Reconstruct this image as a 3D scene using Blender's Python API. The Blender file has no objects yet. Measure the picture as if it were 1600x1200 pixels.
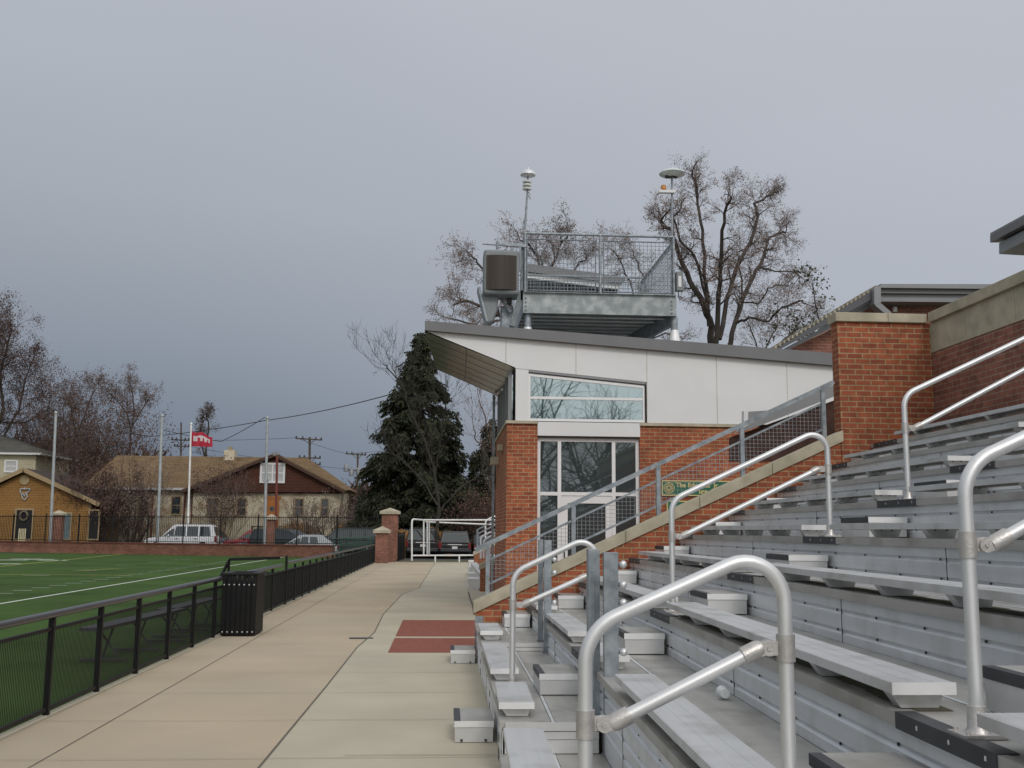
import bpy, math, random
from mathutils import Vector, Matrix
R = random.Random(7)
S = bpy.context.scene
COL = S.collection

# ------------------------------------------------------------------ camera
F = 1600.0; ROLL = 0.008; CH = 1.65
def _unroll(x, y):
    c, s = math.cos(ROLL), math.sin(ROLL)
    return (x * c - y * s, x * s + y * c)
_vx, _vy = _unroll(694 - 800, 600 - 829)
TH = math.atan(-_vy / F); PS = math.atan(-(_vx / F) * math.cos(TH))
cF = Vector((math.sin(PS) * math.cos(TH), math.cos(PS) * math.cos(TH), math.sin(TH)))
cR0 = Vector((math.cos(PS), -math.sin(PS), 0)); cU0 = cR0.cross(cF)
cR = cR0 * math.cos(ROLL) + cU0 * math.sin(ROLL); cU = cU0 * math.cos(ROLL) - cR0 * math.sin(ROLL)
cam_d = bpy.data.cameras.new('camera'); cam = bpy.data.objects.new('camera', cam_d); COL.objects.link(cam)
m = Matrix((cR, cU, -cF)).transposed().to_4x4(); m.translation = Vector((0, 0, CH)); cam.matrix_world = m
cam_d.sensor_width = 36; cam_d.lens = 36 * F / 1600; cam_d.clip_start = 0.05; cam_d.clip_end = 2000
S.camera = cam

def ray(u, v):
    return cF + cR * ((u - 800) / F) + cU * ((600 - v) / F)
def at(u, v, Y):
    """point of the place seen at photo pixel u,v at forward distance Y"""
    d = ray(u, v); k = Y / d.y
    return Vector((d.x * k, Y, CH + d.z * k))
def onz(u, v, z=0.0):
    d = ray(u, v); k = (z - CH) / d.z
    return Vector((d.x * k, d.y * k, z))

# ------------------------------------------------------------------ world, sun
w = bpy.data.worlds.new('World'); S.world = w; w.use_nodes = True
nt = w.node_tree; nt.nodes.clear()
N = nt.nodes.new; L = nt.links.new
out = N('ShaderNodeOutputWorld'); bg = N('ShaderNodeBackground'); L(bg.outputs[0], out.inputs[0])
sky = N('ShaderNodeTexSky'); sky.sky_type = 'NISHITA'; sky.sun_disc = False
sky.sun_elevation = math.radians(38); sky.sun_rotation = math.radians(168)
sky.dust_density = 6; sky.air_density = 1.5
tc = N('ShaderNodeTexCoord'); sp = N('ShaderNodeSeparateXYZ'); L(tc.outputs['Generated'], sp.inputs[0])
def mrange(inp, a, b, c, d):
    n = N('ShaderNodeMapRange'); n.interpolation_type = 'SMOOTHSTEP'; L(inp, n.inputs[0])
    n.inputs[1].default_value = a; n.inputs[2].default_value = b; n.inputs[3].default_value = c; n.inputs[4].default_value = d
    return n.outputs[0]
def mixc(f, a, b, mode='MIX'):
    n = N('ShaderNodeMix'); n.data_type = 'RGBA'; n.blend_type = mode
    for i, x in ((0, f), (6, a), (7, b)):
        if isinstance(x, (int, float)): n.inputs[i].default_value = x
        elif isinstance(x, tuple): n.inputs[i].default_value = (*x, 1)
        else: L(x, n.inputs[i])
    return n.outputs[2]
cr = N('ShaderNodeValToRGB'); L(sp.outputs[2], cr.inputs[0])
e = cr.color_ramp.elements
e[0].position = 0.0; e[0].color = (0.14, 0.178, 0.235, 1)
e[1].position = 1.0; e[1].color = (0.54, 0.56, 0.61, 1)
for p, c in ((0.06, (0.158, 0.194, 0.255)), (0.16, (0.245, 0.280, 0.338)), (0.30, (0.365, 0.395, 0.442)), (0.5, (0.455, 0.485, 0.54))):
    x = e.new(p); x.color = (*c, 1)
cr2 = N('ShaderNodeValToRGB'); L(sp.outputs[2], cr2.inputs[0])
e = cr2.color_ramp.elements
e[0].position = 0.0; e[0].color = (0.36, 0.39, 0.45, 1); e[1].position = 0.5; e[1].color = (0.50, 0.52, 0.575, 1)
x = e.new(0.2); x.color = (0.42, 0.45, 0.51, 1)
side = mrange(sp.outputs[0], -0.30, 0.55, 0.0, 1.0)
noi = N('ShaderNodeTexNoise'); noi.inputs['Scale'].default_value = 1.6; noi.inputs['Detail'].default_value = 3
mp = N('ShaderNodeMapping'); mp.inputs['Scale'].default_value = (1, 1, 3.0); L(tc.outputs['Generated'], mp.inputs[0]); L(mp.outputs[0], noi.inputs['Vector'])
front = mixc(side, cr.outputs[0], cr2.outputs[0])
front = mixc(1.0, front, mixc(noi.outputs['Fac'], (0.93, 0.93, 0.93), (1.07, 1.07, 1.07)), 'MULTIPLY')
# behind the camera the cloud cover is thin and far brighter than the storm front ahead
lean = N('ShaderNodeMath'); lean.operation = 'MULTIPLY_ADD'; L(sp.outputs[0], lean.inputs[0]); lean.inputs[1].default_value = -0.9; L(sp.outputs[1], lean.inputs[2])
back = mrange(lean.outputs[0], -0.45, 0.30, 1.0, 0.0)
thin = mixc(1.0, (0.95, 0.965, 0.985), (1.0, 1.0, 1.0), 'MULTIPLY')
zen = mrange(sp.outputs[2], 0.45, 0.95, 0.0, 1.0)
allsky = mixc(back, mixc(zen, front, (0.72, 0.73, 0.75)), thin)
nish = mixc(1.0, allsky, mixc(1.0, sky.outputs[0], (0.004, 0.004, 0.004), 'MULTIPLY'), 'ADD')
L(nish, bg.inputs[0]); bg.inputs[1].default_value = 1.0

sd = bpy.data.lights.new('sun', 'SUN'); sd.energy = 1.0; sd.angle = math.radians(14); sd.color = (1, 0.965, 0.92)
sun = bpy.data.objects.new('sun', sd); COL.objects.link(sun)
az = math.radians(168); el = math.radians(38)
dirv = Vector((math.sin(az) * math.cos(el), math.cos(az) * math.cos(el), math.sin(el)))
sun.rotation_euler = dirv.to_track_quat('Z', 'Y').to_euler(); sun.location = (-10, -20, 30)

vs = S.view_settings; vs.view_transform = 'Standard'; vs.look = 'None'; vs.exposure = 0; vs.gamma = 1; vs.use_curve_mapping = False

# ------------------------------------------------------------------ materials
def srgb(r, g, b):
    f = lambda c: ((c / 255 + 0.055) / 1.055) ** 2.4 if c > 10 else c / 255 / 12.92
    return (f(r), f(g), f(b))
def mat(name, base, rough=0.6, metal=0.0, var=0.12, scale=3.0, bump=0.0, bscale=60.0, stretch=None, spec=0.5, c2=None, c2scale=0.7, c2amt=0.5, detail=5):
    m = bpy.data.materials.new(name); m.use_nodes = True
    t = m.node_tree; b = t.nodes['Principled BSDF']
    b.inputs['Roughness'].default_value = rough; b.inputs['Metallic'].default_value = metal
    b.inputs['Specular IOR Level'].default_value = spec
    g = t.nodes.new('ShaderNodeNewGeometry'); mpn = t.nodes.new('ShaderNodeMapping'); t.links.new(g.outputs['Position'], mpn.inputs[0])
    if stretch: mpn.inputs['Scale'].default_value = stretch
    n = t.nodes.new('ShaderNodeTexNoise'); n.inputs['Scale'].default_value = scale; n.inputs['Detail'].default_value = detail
    t.links.new(mpn.outputs[0], n.inputs['Vector'])
    rr = t.nodes.new('ShaderNodeMapRange'); t.links.new(n.outputs['Fac'], rr.inputs[0])
    rr.inputs[1].default_value = 0.3; rr.inputs[2].default_value = 0.7
    mx = t.nodes.new('ShaderNodeMix'); mx.data_type = 'RGBA'; t.links.new(rr.outputs[0], mx.inputs[0])
    mx.inputs[6].default_value = (*[c * (1 - var) for c in base], 1); mx.inputs[7].default_value = (*[min(1, c * (1 + var)) for c in base], 1)
    col = mx.outputs[2]
    if c2:
        n2 = t.nodes.new('ShaderNodeTexNoise'); n2.inputs['Scale'].default_value = c2scale; n2.inputs['Detail'].default_value = 6
        t.links.new(g.outputs['Position'], n2.inputs['Vector'])
        r2 = t.nodes.new('ShaderNodeMapRange'); t.links.new(n2.outputs['Fac'], r2.inputs[0])
        r2.inputs[1].default_value = 0.48; r2.inputs[2].default_value = 0.68; r2.inputs[4].default_value = c2amt
        m2 = t.nodes.new('ShaderNodeMix'); m2.data_type = 'RGBA'; t.links.new(r2.outputs[0], m2.inputs[0])
        t.links.new(col, m2.inputs[6]); m2.inputs[7].default_value = (*c2, 1); col = m2.outputs[2]
    t.links.new(col, b.inputs['Base Color'])
    if bump:
        nb = t.nodes.new('ShaderNodeTexNoise'); nb.inputs['Scale'].default_value = bscale; nb.inputs['Detail'].default_value = 4
        t.links.new(mpn.outputs[0], nb.inputs['Vector'])
        bp = t.nodes.new('ShaderNodeBump'); bp.inputs['Strength'].default_value = bump; bp.inputs['Distance'].default_value = 0.01
        t.links.new(nb.outputs['Fac'], bp.inputs['Height']); t.links.new(bp.outputs[0], b.inputs['Normal'])
    return m
def tex_mat(name, kind, c1, c2, mortar, bw, bh, ms=0.006, rough=0.85, var=0.25, stain=None):
    """courses laid by world position: brick, clapboard or shingle"""
    m = bpy.data.materials.new(name); m.use_nodes = True
    t = m.node_tree; b = t.nodes['Principled BSDF']; b.inputs['Roughness'].default_value = rough; b.inputs['Specular IOR Level'].default_value = 0.25
    g = t.nodes.new('ShaderNodeNewGeometry'); s1 = t.nodes.new('ShaderNodeSeparateXYZ'); s2 = t.nodes.new('ShaderNodeSeparateXYZ')
    t.links.new(g.outputs['Position'], s1.inputs[0]); t.links.new(g.outputs['True Normal'], s2.inputs[0])
    ab = t.nodes.new('ShaderNodeMath'); ab.operation = 'ABSOLUTE'; t.links.new(s2.outputs[0], ab.inputs[0])
    gt = t.nodes.new('ShaderNodeMath'); gt.operation = 'GREATER_THAN'; t.links.new(ab.outputs[0], gt.inputs[0]); gt.inputs[1].default_value = 0.6
    mx = t.nodes.new('ShaderNodeMix'); t.links.new(gt.outputs[0], mx.inputs[0]); t.links.new(s1.outputs[0], mx.inputs[2]); t.links.new(s1.outputs[1], mx.inputs[3])
    cb = t.nodes.new('ShaderNodeCombineXYZ'); t.links.new(mx.outputs[0], cb.inputs[0]); t.links.new(s1.outputs[2], cb.inputs[1])
    br = t.nodes.new('ShaderNodeTexBrick'); t.links.new(cb.outputs[0], br.inputs['Vector'])
    br.inputs['Scale'].default_value = 1; br.inputs['Brick Width'].default_value = bw; br.inputs['Row Height'].default_value = bh
    br.inputs['Mortar Size'].default_value = ms; br.inputs['Mortar Smooth'].default_value = 0.2; br.inputs['Bias'].default_value = -0.1
    br.inputs['Color1'].default_value = (*c1, 1); br.inputs['Color2'].default_value = (*c2, 1); br.inputs['Mortar'].default_value = (*mortar, 1)
    n = t.nodes.new('ShaderNodeTexNoise'); n.inputs['Scale'].default_value = 1.3; n.inputs['Detail'].default_value = 8; t.links.new(g.outputs['Position'], n.inputs['Vector'])
    rr = t.nodes.new('ShaderNodeMapRange'); t.links.new(n.outputs['Fac'], rr.inputs[0]); rr.inputs[1].default_value = 0.3; rr.inputs[2].default_value = 0.7
    rr.inputs[3].default_value = 1 - var; rr.inputs[4].default_value = 1 + var * 0.5
    mm = t.nodes.new('ShaderNodeVectorMath'); mm.operation = 'SCALE'; t.links.new(br.outputs['Color'], mm.inputs[0]); t.links.new(rr.outputs[0], mm.inputs['Scale'])
    n2 = t.nodes.new('ShaderNodeTexNoise'); n2.inputs['Scale'].default_value = 9; n2.inputs['Detail'].default_value = 6; t.links.new(cb.outputs[0], n2.inputs['Vector'])
    r2 = t.nodes.new('ShaderNodeMapRange'); t.links.new(n2.outputs['Fac'], r2.inputs[0]); r2.inputs[1].default_value = 0.3; r2.inputs[2].default_value = 0.7
    r2.inputs[3].default_value = 0.74; r2.inputs[4].default_value = 1.16
    m3 = t.nodes.new('ShaderNodeVectorMath'); m3.operation = 'SCALE'; t.links.new(mm.outputs[0], m3.inputs[0]); t.links.new(r2.outputs[0], m3.inputs['Scale'])
    col = m3.outputs[0]
    t.links.new(col, b.inputs['Base Color'])
    bp = t.nodes.new('ShaderNodeBump'); bp.inputs['Strength'].default_value = 0.5; bp.inputs['Distance'].default_value = 0.006; bp.invert = True
    t.links.new(br.outputs['Fac'], bp.inputs['Height']); t.links.new(bp.outputs[0], b.inputs['Normal'])
    return m
def glass_mat(name, tint, refl=0.35, gcol=(0.85, 0.95, 0.97)):
    m = bpy.data.materials.new(name); m.use_nodes = True; t = m.node_tree
    b = t.nodes['Principled BSDF']; b.inputs['Base Color'].default_value = (*tint, 1); b.inputs['Roughness'].default_value = 0.3; b.inputs['Specular IOR Level'].default_value = 0.1
    gl = t.nodes.new('ShaderNodeBsdfGlossy'); gl.inputs['Roughness'].default_value = 0.015; gl.inputs['Color'].default_value = (*gcol, 1)
    mx = t.nodes.new('ShaderNodeMixShader'); mx.inputs[0].default_value = refl
    t.links.new(b.outputs[0], mx.inputs[1]); t.links.new(gl.outputs[0], mx.inputs[2]); t.links.new(mx.outputs[0], t.nodes['Material Output'].inputs[0])
    return m

M = {}
M['alu_seat'] = mat('aluminium_seat', (0.60, 0.61, 0.62), 0.42, 0.45, 0.06, 2.0, 0.12, 300, (6, .4, 6), c2=(0.40, 0.40, 0.385), c2scale=3.5, c2amt=0.7, detail=9)
M['alu_cap'] = mat('aluminium_end', (0.74, 0.74, 0.735), 0.45, 0.2, 0.06, 5)
M['alu_deck'] = mat('aluminium_deck', (0.43, 0.42, 0.395), 0.48, 0.5, 0.12, 1.7, 0.15, 200, (5, .5, 5), c2=(0.22, 0.20, 0.165), c2scale=3.2, c2amt=0.5, detail=9)
M['alu_riser'] = mat('aluminium_riser', (0.67, 0.69, 0.71), 0.42, 0.55, 0.09, 1.5, 0.08, 90, (3, .35, 9), c2=(0.50, 0.495, 0.475), c2scale=5, c2amt=0.45, detail=9)
M['alu_box'] = mat('aluminium_box', (0.60, 0.60, 0.595), 0.42, 0.45, 0.1, 3, 0.08, 120)
M['alu_tube'] = mat('aluminium_tube', (0.66, 0.665, 0.67), 0.44, 0.62, 0.05, 6, 0.05, 200)
M['alu_fit'] = mat('aluminium_fitting', (0.52, 0.50, 0.48), 0.42, 0.65, 0.12, 20, 0.2, 120)
M['nosing_dark'] = mat('dark_nosing', (0.045, 0.047, 0.052), 0.55, 0.2, 0.2, 8)
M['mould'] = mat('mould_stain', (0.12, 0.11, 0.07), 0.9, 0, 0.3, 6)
M['screw'] = mat('screw', (0.05, 0.05, 0.05), 0.5, 0.5)
M['galv'] = mat('galvanised_steel', (0.235, 0.265, 0.29), 0.5, 0.45, 0.28, 9, 0.1, 60, c2=(0.40, 0.41, 0.42), c2scale=11, c2amt=0.6)
M['galv_dark'] = mat('galvanised_dark', (0.17, 0.19, 0.20), 0.6, 0.3, 0.25, 7)
M['galv_beam'] = mat('galvanised_beam', (0.24, 0.265, 0.27), 0.55, 0.3, 0.25, 4, 0, 60, c2=(0.42, 0.44, 0.44), c2scale=4, c2amt=0.7)
M['brick'] = tex_mat('brick', 'b', (0.36, 0.105, 0.050), (0.25, 0.070, 0.042), (0.36, 0.27, 0.15), 0.22, 0.0757, 0.0075)
M['brick_dark'] = tex_mat('brick_weathered_hazed', 'b', (0.29, 0.118, 0.082), (0.21, 0.085, 0.062), (0.30, 0.235, 0.175), 0.22, 0.0757, 0.006)  # distance haze of the far walls is put into this greyer red
M['coping'] = mat('coping_concrete', (0.42, 0.375, 0.285), 0.9, 0, 0.16, 5, 0.3, 80, c2=(0.26, 0.25, 0.17), c2scale=1.8, c2amt=0.55, spec=0.2)
M['white_panel'] = mat('white_panel', (0.655, 0.658, 0.66), 0.45, 0.0, 0.03, 1.5, c2=(0.66, 0.655, 0.64), c2scale=0.6, c2amt=0.5)
M['white_frame'] = mat('white_frame', (0.72, 0.72, 0.72), 0.4, 0.1, 0.03, 3)
M['seam'] = mat('panel_seam', (0.50, 0.48, 0.44), 0.7)
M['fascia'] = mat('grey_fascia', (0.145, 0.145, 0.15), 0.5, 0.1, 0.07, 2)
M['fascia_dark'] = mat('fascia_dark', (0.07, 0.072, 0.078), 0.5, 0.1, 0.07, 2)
M['brick_shade'] = tex_mat('brick_in_shade', 'b', (0.075, 0.035, 0.026), (0.06, 0.03, 0.024), (0.05, 0.035, 0.03), 0.22, 0.0757, 0.006)  # copy of the brick with the shade under the stair put into its colour
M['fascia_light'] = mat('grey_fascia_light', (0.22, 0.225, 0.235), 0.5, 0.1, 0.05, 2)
M['soffit'] = mat('metal_soffit', (0.18, 0.185, 0.175), 0.26, 0.75, 0.15, 1.2)
M['glass_sky'] = glass_mat('window_glass', (0.05, 0.10, 0.105), 0.5, (0.66, 0.77, 0.79))
M['glass_dark'] = glass_mat('dark_glass', (0.034, 0.044, 0.046), 0.13)
M['glass_car'] = glass_mat('car_glass', (0.012, 0.014, 0.017), 0.07)
M['dark_room'] = mat('dark_opening', (0.012, 0.012, 0.013), 0.9)
M['green_sign'] = mat('green_sign', (0.015, 0.12, 0.065), 0.5)
M['gold'] = mat('gold_paint', (0.62, 0.50, 0.22), 0.5)
M['concrete'] = mat('concrete_tan', (0.43, 0.358, 0.262), 0.9, 0, 0.09, 0.6, 0.25, 120, c2=(0.40, 0.355, 0.275), c2scale=0.35, c2amt=0.7, spec=0.2, detail=9)
M['concrete_grey'] = mat('concrete_grey', (0.445, 0.405, 0.315), 0.9, 0, 0.08, 0.9, 0.25, 120, c2=(0.39, 0.36, 0.285), c2scale=0.5, c2amt=0.6, spec=0.2, detail=9)
M['joint'] = mat('joint', (0.12, 0.105, 0.085), 0.95)
M['joint_soft'] = mat('joint_soft', (0.27, 0.225, 0.165), 0.95)
M['paver'] = mat('red_paver', (0.24, 0.088, 0.062), 0.9, 0, 0.14, 14, 0.3, 60, c2=(0.21, 0.075, 0.055), c2scale=6, c2amt=0.6, spec=0.2)
M['turf'] = mat('turf', (0.046, 0.088, 0.021), 0.95, 0, 0.3, 0.35, 0.6, 90, c2=(0.062, 0.094, 0.034), c2scale=3.0, c2amt=0.6, spec=0.1, detail=10)
M['line_white'] = mat('line_white', (0.50, 0.54, 0.48), 0.9, 0, 0.15, 5)
M['line_yellow'] = mat('line_yellow', (0.33, 0.34, 0.08), 0.9, 0, 0.15, 5)
M['asphalt'] = mat('asphalt', (0.06, 0.058, 0.055), 0.95, 0, 0.15, 1)
M['winter_grass'] = mat('winter_grass', (0.085, 0.08, 0.045), 0.95, 0, 0.3, 0.5)
M['black'] = mat('black_paint', (0.007, 0.007, 0.0075), 0.5, 0.0, 0.15, 5, spec=0.25)
M['rail_grey'] = mat('dark_grey_rail', (0.070, 0.068, 0.072), 0.3, 0.3, 0.1, 8)
M['white_dot'] = mat('steel_bolt', (0.6, 0.6, 0.6), 0.4)
M['white_pipe'] = mat('white_pipe', (0.72, 0.72, 0.71), 0.5, 0.0)
M['grille'] = mat('speaker_grille', (0.048, 0.038, 0.030), 0.3, 0.6, 0.3, 0.9, 0, 0, (9, 1, .05))
M['speaker'] = mat('speaker_shell', (0.17, 0.185, 0.19), 0.5, 0.1, 0.08, 4)
M['amber'] = mat('amber_lens', (0.45, 0.17, 0.02), 0.25)
M['lamp_glaze'] = mat('lamp_dome', (0.55, 0.60, 0.58), 0.35, 0.3)
M['clear_plastic'] = mat('plastic_cup', (0.62, 0.64, 0.64), 0.2, 0.0)

# ------------------------------------------------------------------ mesh helpers
ORG = {}; BEND = [False]
class MB:
    def __init__(s): s.v = []; s.f = []; s.m = []; s.s = []
    def add(s, vs, fs, m=0, sm=False):
        o = len(s.v); s.v += [tuple(p) for p in vs]
        for f in fs: s.f.append(tuple(i + o for i in f)); s.m.append(m); s.s.append(sm)
        return s
    def box(s, x0, y0, z0, x1, y1, z1, m=0):
        vs = [(x, y, z) for x in (x0, x1) for y in (y0, y1) for z in (z0, z1)]
        return s.add(vs, [(0, 1, 3, 2), (4, 6, 7, 5), (0, 4, 5, 1), (2, 3, 7, 6), (0, 2, 6, 4), (1, 5, 7, 3)], m)
    def prism(s, poly, ext, m=0):
        n = len(poly); a = [Vector(p) for p in poly]; e = Vector(ext); b = [p + e for p in a]
        nn = Vector((0, 0, 0))
        for i in range(n): nn += a[i].cross(a[(i + 1) % n])
        if nn.dot(e) > 0: a, b = b, a      # first cap faces away from ext
        fs = [tuple(range(n)), tuple(range(2 * n - 1, n - 1, -1))] + [(i, n + i, n + (i + 1) % n, (i + 1) % n) for i in range(n)]
        return s.add(a + b, fs, m)
    def quad(s, a, b, c, d, m=0): return s.add([a, b, c, d], [(0, 1, 2, 3)], m)
    def bar(s, p, q, w, h, m=0, up=(0, 0, 1)):
        p = Vector(p); q = Vector(q); d = (q - p).normalized(); u = Vector(up)
        if abs(d.dot(u)) > 0.98: u = Vector((0, 1, 0))
        sd_ = d.cross(u).normalized(); u = sd_.cross(d)
        a = sd_ * (w / 2); b = u * (h / 2)
        return s.prism([p - a - b, p + a - b, p + a + b, p - a + b], q - p, m)
    def tube(s, pts, r, n=8, m=0, cap=True):
        P = [Vector(p) for p in pts]; k = len(P)
        rr = r if isinstance(r, (list, tuple)) else [r] * k
        vs = []; up = None
        for i in range(k):
            d = (P[min(i + 1, k - 1)] - P[max(i - 1, 0)])
            if d.length < 1e-9: d = Vector((0, 0, 1))
            d.normalize()
            if up is None: up = Vector((0, 0, 1)) if abs(d.z) < 0.9 else Vector((0, 1, 0))
            a = d.cross(up)
            if a.length < 1e-4: up = Vector((1, 0, 0)); a = d.cross(up)
            a.normalize(); b = a.cross(d); up = b
            for j in range(n):
                t = 2 * math.pi * j / n; vs.append(P[i] + (a * math.cos(t) + b * math.sin(t)) * rr[i])
        fs = [(i * n + j, (i + 1) * n + j, (i + 1) * n + (j + 1) % n, i * n + (j + 1) % n) for i in range(k - 1) for j in range(n)]
        s.add(vs, fs, m, True)
        if cap and n > 3:
            o = len(s.v) - k * n
            s.f.append(tuple(o + j for j in range(n))); s.m.append(m); s.s.append(False)
            s.f.append(tuple(o + (k - 1) * n + n - 1 - j for j in range(n))); s.m.append(m); s.s.append(False)
        return s
    def lathe(s, c, prof, n=16, m=0, axis='z'):
        vs = []; c = Vector(c)
        for r, z in prof:
            for j in range(n):
                t = 2 * math.pi * j / n; x, y = r * math.cos(t), r * math.sin(t)
                vs.append(c + (Vector((x, y, z)) if axis == 'z' else Vector((x, z, y)) if axis == 'y' else Vector((z, x, y))))
        k = len(prof)
        fs = [(i * n + j, i * n + (j + 1) % n, (i + 1) * n + (j + 1) % n, (i + 1) * n + j) for i in range(k - 1) for j in range(n)]
        return s.add(vs, fs, m, True)
    def ball(s, c, r, m=0, n=12):
        return s.lathe(c, [(max(1e-4, r * math.sin(math.pi * i / n)), r * math.cos(math.pi * i / n)) for i in range(n + 1)][::-1], n, m)
    def build(s, name, mats, parent=None, base=None, label=None, cat=None, group=None, kind=None, bevel=0):
        if not isinstance(mats, (list, tuple)): mats = [mats]
        me = bpy.data.meshes.new(name)
        o = bpy.data.objects.new(name, me); COL.objects.link(o)
        if parent is not None: org = ORG[parent.name]; o.parent = parent
        else:
            org = Vector(base) if base is not None else Vector((0, 0, 0)); o.location = org
        ORG[o.name] = org
        if BEND[0]: s.v = [(a - 0.021 * max(0.0, 8.3 - b), b, c) for a, b, c in s.v]      # the near part of the stand turns slightly towards the field
        me.from_pydata([(a - org.x, b - org.y, c - org.z) for a, b, c in s.v], [], s.f)
        for x in mats: me.materials.append(M[x] if isinstance(x, str) else x)
        me.polygons.foreach_set('material_index', s.m); me.polygons.foreach_set('use_smooth', s.s)
        me.update()
        if any(s.s): me.set_sharp_from_angle(angle=math.radians(42))
        if bevel:
            b = o.modifiers.new('b', 'BEVEL'); b.width = bevel; b.segments = 2; b.limit_method = 'ANGLE'; b.angle_limit = math.radians(50)
        if label: o['label'] = label
        if cat: o['category'] = cat
        if group: o['group'] = group
        if kind: o['kind'] = kind
        return o
def thing(name, label, cat, base, group=None):
    o = bpy.data.objects.new(name, None); COL.objects.link(o); o.location = base; o.empty_display_size = 0.2
    ORG[o.name] = Vector(base); o['label'] = label; o['category'] = cat
    if group: o['group'] = group
    return o
def copy_thing(r, loc, label, rotz=None):
    c = r.copy(); COL.objects.link(c); c.location = loc; c['label'] = label
    if rotz is not None: c.rotation_euler = (0, 0, rotz)
    for ch in list(r.children):
        d = ch.copy(); COL.objects.link(d); d.parent = c
        for g in list(ch.children):
            h = g.copy(); COL.objects.link(h); h.parent = d
    return c
def fillet(pts, rad, n=7):
    out = [Vector(pts[0])]
    for i in range(1, len(pts) - 1):
        a, b, c = Vector(pts[i - 1]), Vector(pts[i]), Vector(pts[i + 1])
        r = rad[i - 1] if isinstance(rad, (list, tuple)) else rad
        u = (a - b).normalized(); v = (c - b).normalized(); ang = u.angle(v)
        if r <= 0 or ang > 3.1: out.append(b); continue
        t = min(r / math.tan(ang / 2), (a - b).length * 0.49, (c - b).length * 0.49); r2 = t * math.tan(ang / 2)
        ctr = b + (u + v).normalized() * (r2 / math.sin(ang / 2))
        s0 = b + u * t - ctr; s1 = b + v * t - ctr; tot = s0.angle(s1); ax = s0.cross(s1)
        if ax.length < 1e-9: out.append(b); continue
        for k in range(n + 1): out.append(ctr + Matrix.Rotation(tot * k / n, 3, ax.normalized()) @ s0)
    out.append(Vector(pts[-1])); return out
ORD = ['front', 'second', 'third', 'fourth', 'fifth', 'sixth', 'seventh', 'eighth', 'topmost']
# ------------------------------------------------------------------ ground
MB().box(-400, -150, -0.30, 400, 600, -0.02).build('ground', 'winter_grass', kind='structure')
MB().box(-90, 60, -0.15, 60, 82, -0.012).build('parking_lot', 'asphalt', kind='structure')
MB().box(-70, -30, -0.15, -3.42, 69.5, -0.004).build('playing_field', 'turf', kind='structure')
MB().box(-3.42, -12, -0.15, 7.5, 55.0, 0.0).build('walkway', 'concrete', kind='structure')
# greyer apron slab right of the winding joint
jp = [onz(u, v) for u, v in ((405, 1200), (510, 1073), (558, 1012), (585, 989), (599, 960), (619, 939), (629, 928), (654, 920), (680, 879))]
jp = [Vector((jp[0].x - 0.25, -10, 0))] + jp
ap = MB()
for a, b in zip(jp, jp[1:]):
    ap.quad((a.x, a.y, 0.004), (7.4, a.y, 0.004), (7.4, b.y, 0.004), (b.x, b.y, 0.004))
ap.build('apron_pavement', 'concrete_grey', kind='structure')
jt = MB()
def strip(a, b, w, z=0.008, m=0):
    a = Vector((a[0], a[1], z)); b = Vector((b[0], b[1], z)); d = (b - a).normalized(); n = Vector((-d.y, d.x, 0)) * w / 2
    jt.quad(a + n, a - n, b - n, b + n, m)
for a, b in zip(jp, jp[1:]): strip(a, b, 0.017, 0.0085)
strip((-2.84, -10), (-2.84, 54), 0.009, 0.0045)
y = 6.3
k = 0
while y < 54:
    strip((-3.40, y), (jp[1].x + 6, y) if False else (-0.75 if 14.3 < y < 19.5 else 0.42, y), 0.007, 0.0105, 1); y += 1.52
for q0, q1 in (((732, 925), (734, 935)), ((734, 935), (738, 945)), ((738, 945), (741, 961))):
    strip(onz(*q0), onz(*q1), 0.035, 0.013)
strip((-0.7, 6.95), (0.42, 6.95), 0.012, 0.012); strip((-0.7, 7.9), (0.42, 7.9), 0.010, 0.012, 1)
jt.build('pavement_joint', ['joint', 'joint_soft'], kind='structure')
pv = MB()
pv.box(-0.73, 14.35, 0.0, 5.2, 16.2, 0.012); pv.box(-0.73, 16.5, 0.0, 5.2, 19.4, 0.012)
pv.build('paver_path', 'paver', kind='structure')
MB().box(-3.5, -12, -0.2, -3.42, 55, 0.02).build('kerb_strip', 'concrete_grey', kind='structure')
g = MB()
g.box(-1.42, 16.15, 0.004, -1.06, 16.28, 0.013)
for i in range(12): g.box(-1.41 + i * 0.0295, 16.165, 0.013, -1.395 + i * 0.0295, 16.265, 0.017, 1)
g.build('drain_grate', ['nosing_dark', 'galv_dark'], base=(-1.2, 16.2, 0), label='small dark drain grate let into the concrete walkway near the red pavers', cat='drain grate')

# field markings
fl = MB()
def fline(x0, y0, x1, y1, w, m):
    a = Vector((x0, y0, 0.002)); b = Vector((x1, y1, 0.002)); d = (b - a).normalized(); n = Vector((-d.y, d.x, 0)) * w / 2
    fl.quad(a + n, a - n, b - n, b + n, m)
fline(-9.6, -20, -9.6, 66, 0.11, 0)
a = onz(0, 885); b = onz(190, 866); fline(a.x, a.y, b.x, b.y, 0.13, 1)
a = onz(0, 895); b = onz(205, 899); fline(a.x - 20, a.y, b.x, b.y, 0.13, 1)
for i in range(40):
    yy = 12 + i * 1.25
    fline(-11.3, yy, -10.8, yy, 0.08, 0)
    if i % 4 == 0: fline(-14.5, yy, -13.6, yy, 0.08, 0)
for (u, v) in ((20, 875), (40, 873.5), (62, 874), (82, 875.5), (5, 881)):
    a = onz(u, v); fline(a.x - 0.75, a.y, a.x + 0.75, a.y, 0.6, 0)
for i in range(7):
    a = onz(125 + i * 9, 892 - i * .6); fline(a.x - 0.3, a.y, a.x + 0.4, a.y, 0.1, 1)
fl.build('field_marking', ['line_white', 'line_yellow'], kind='structure')

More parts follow.
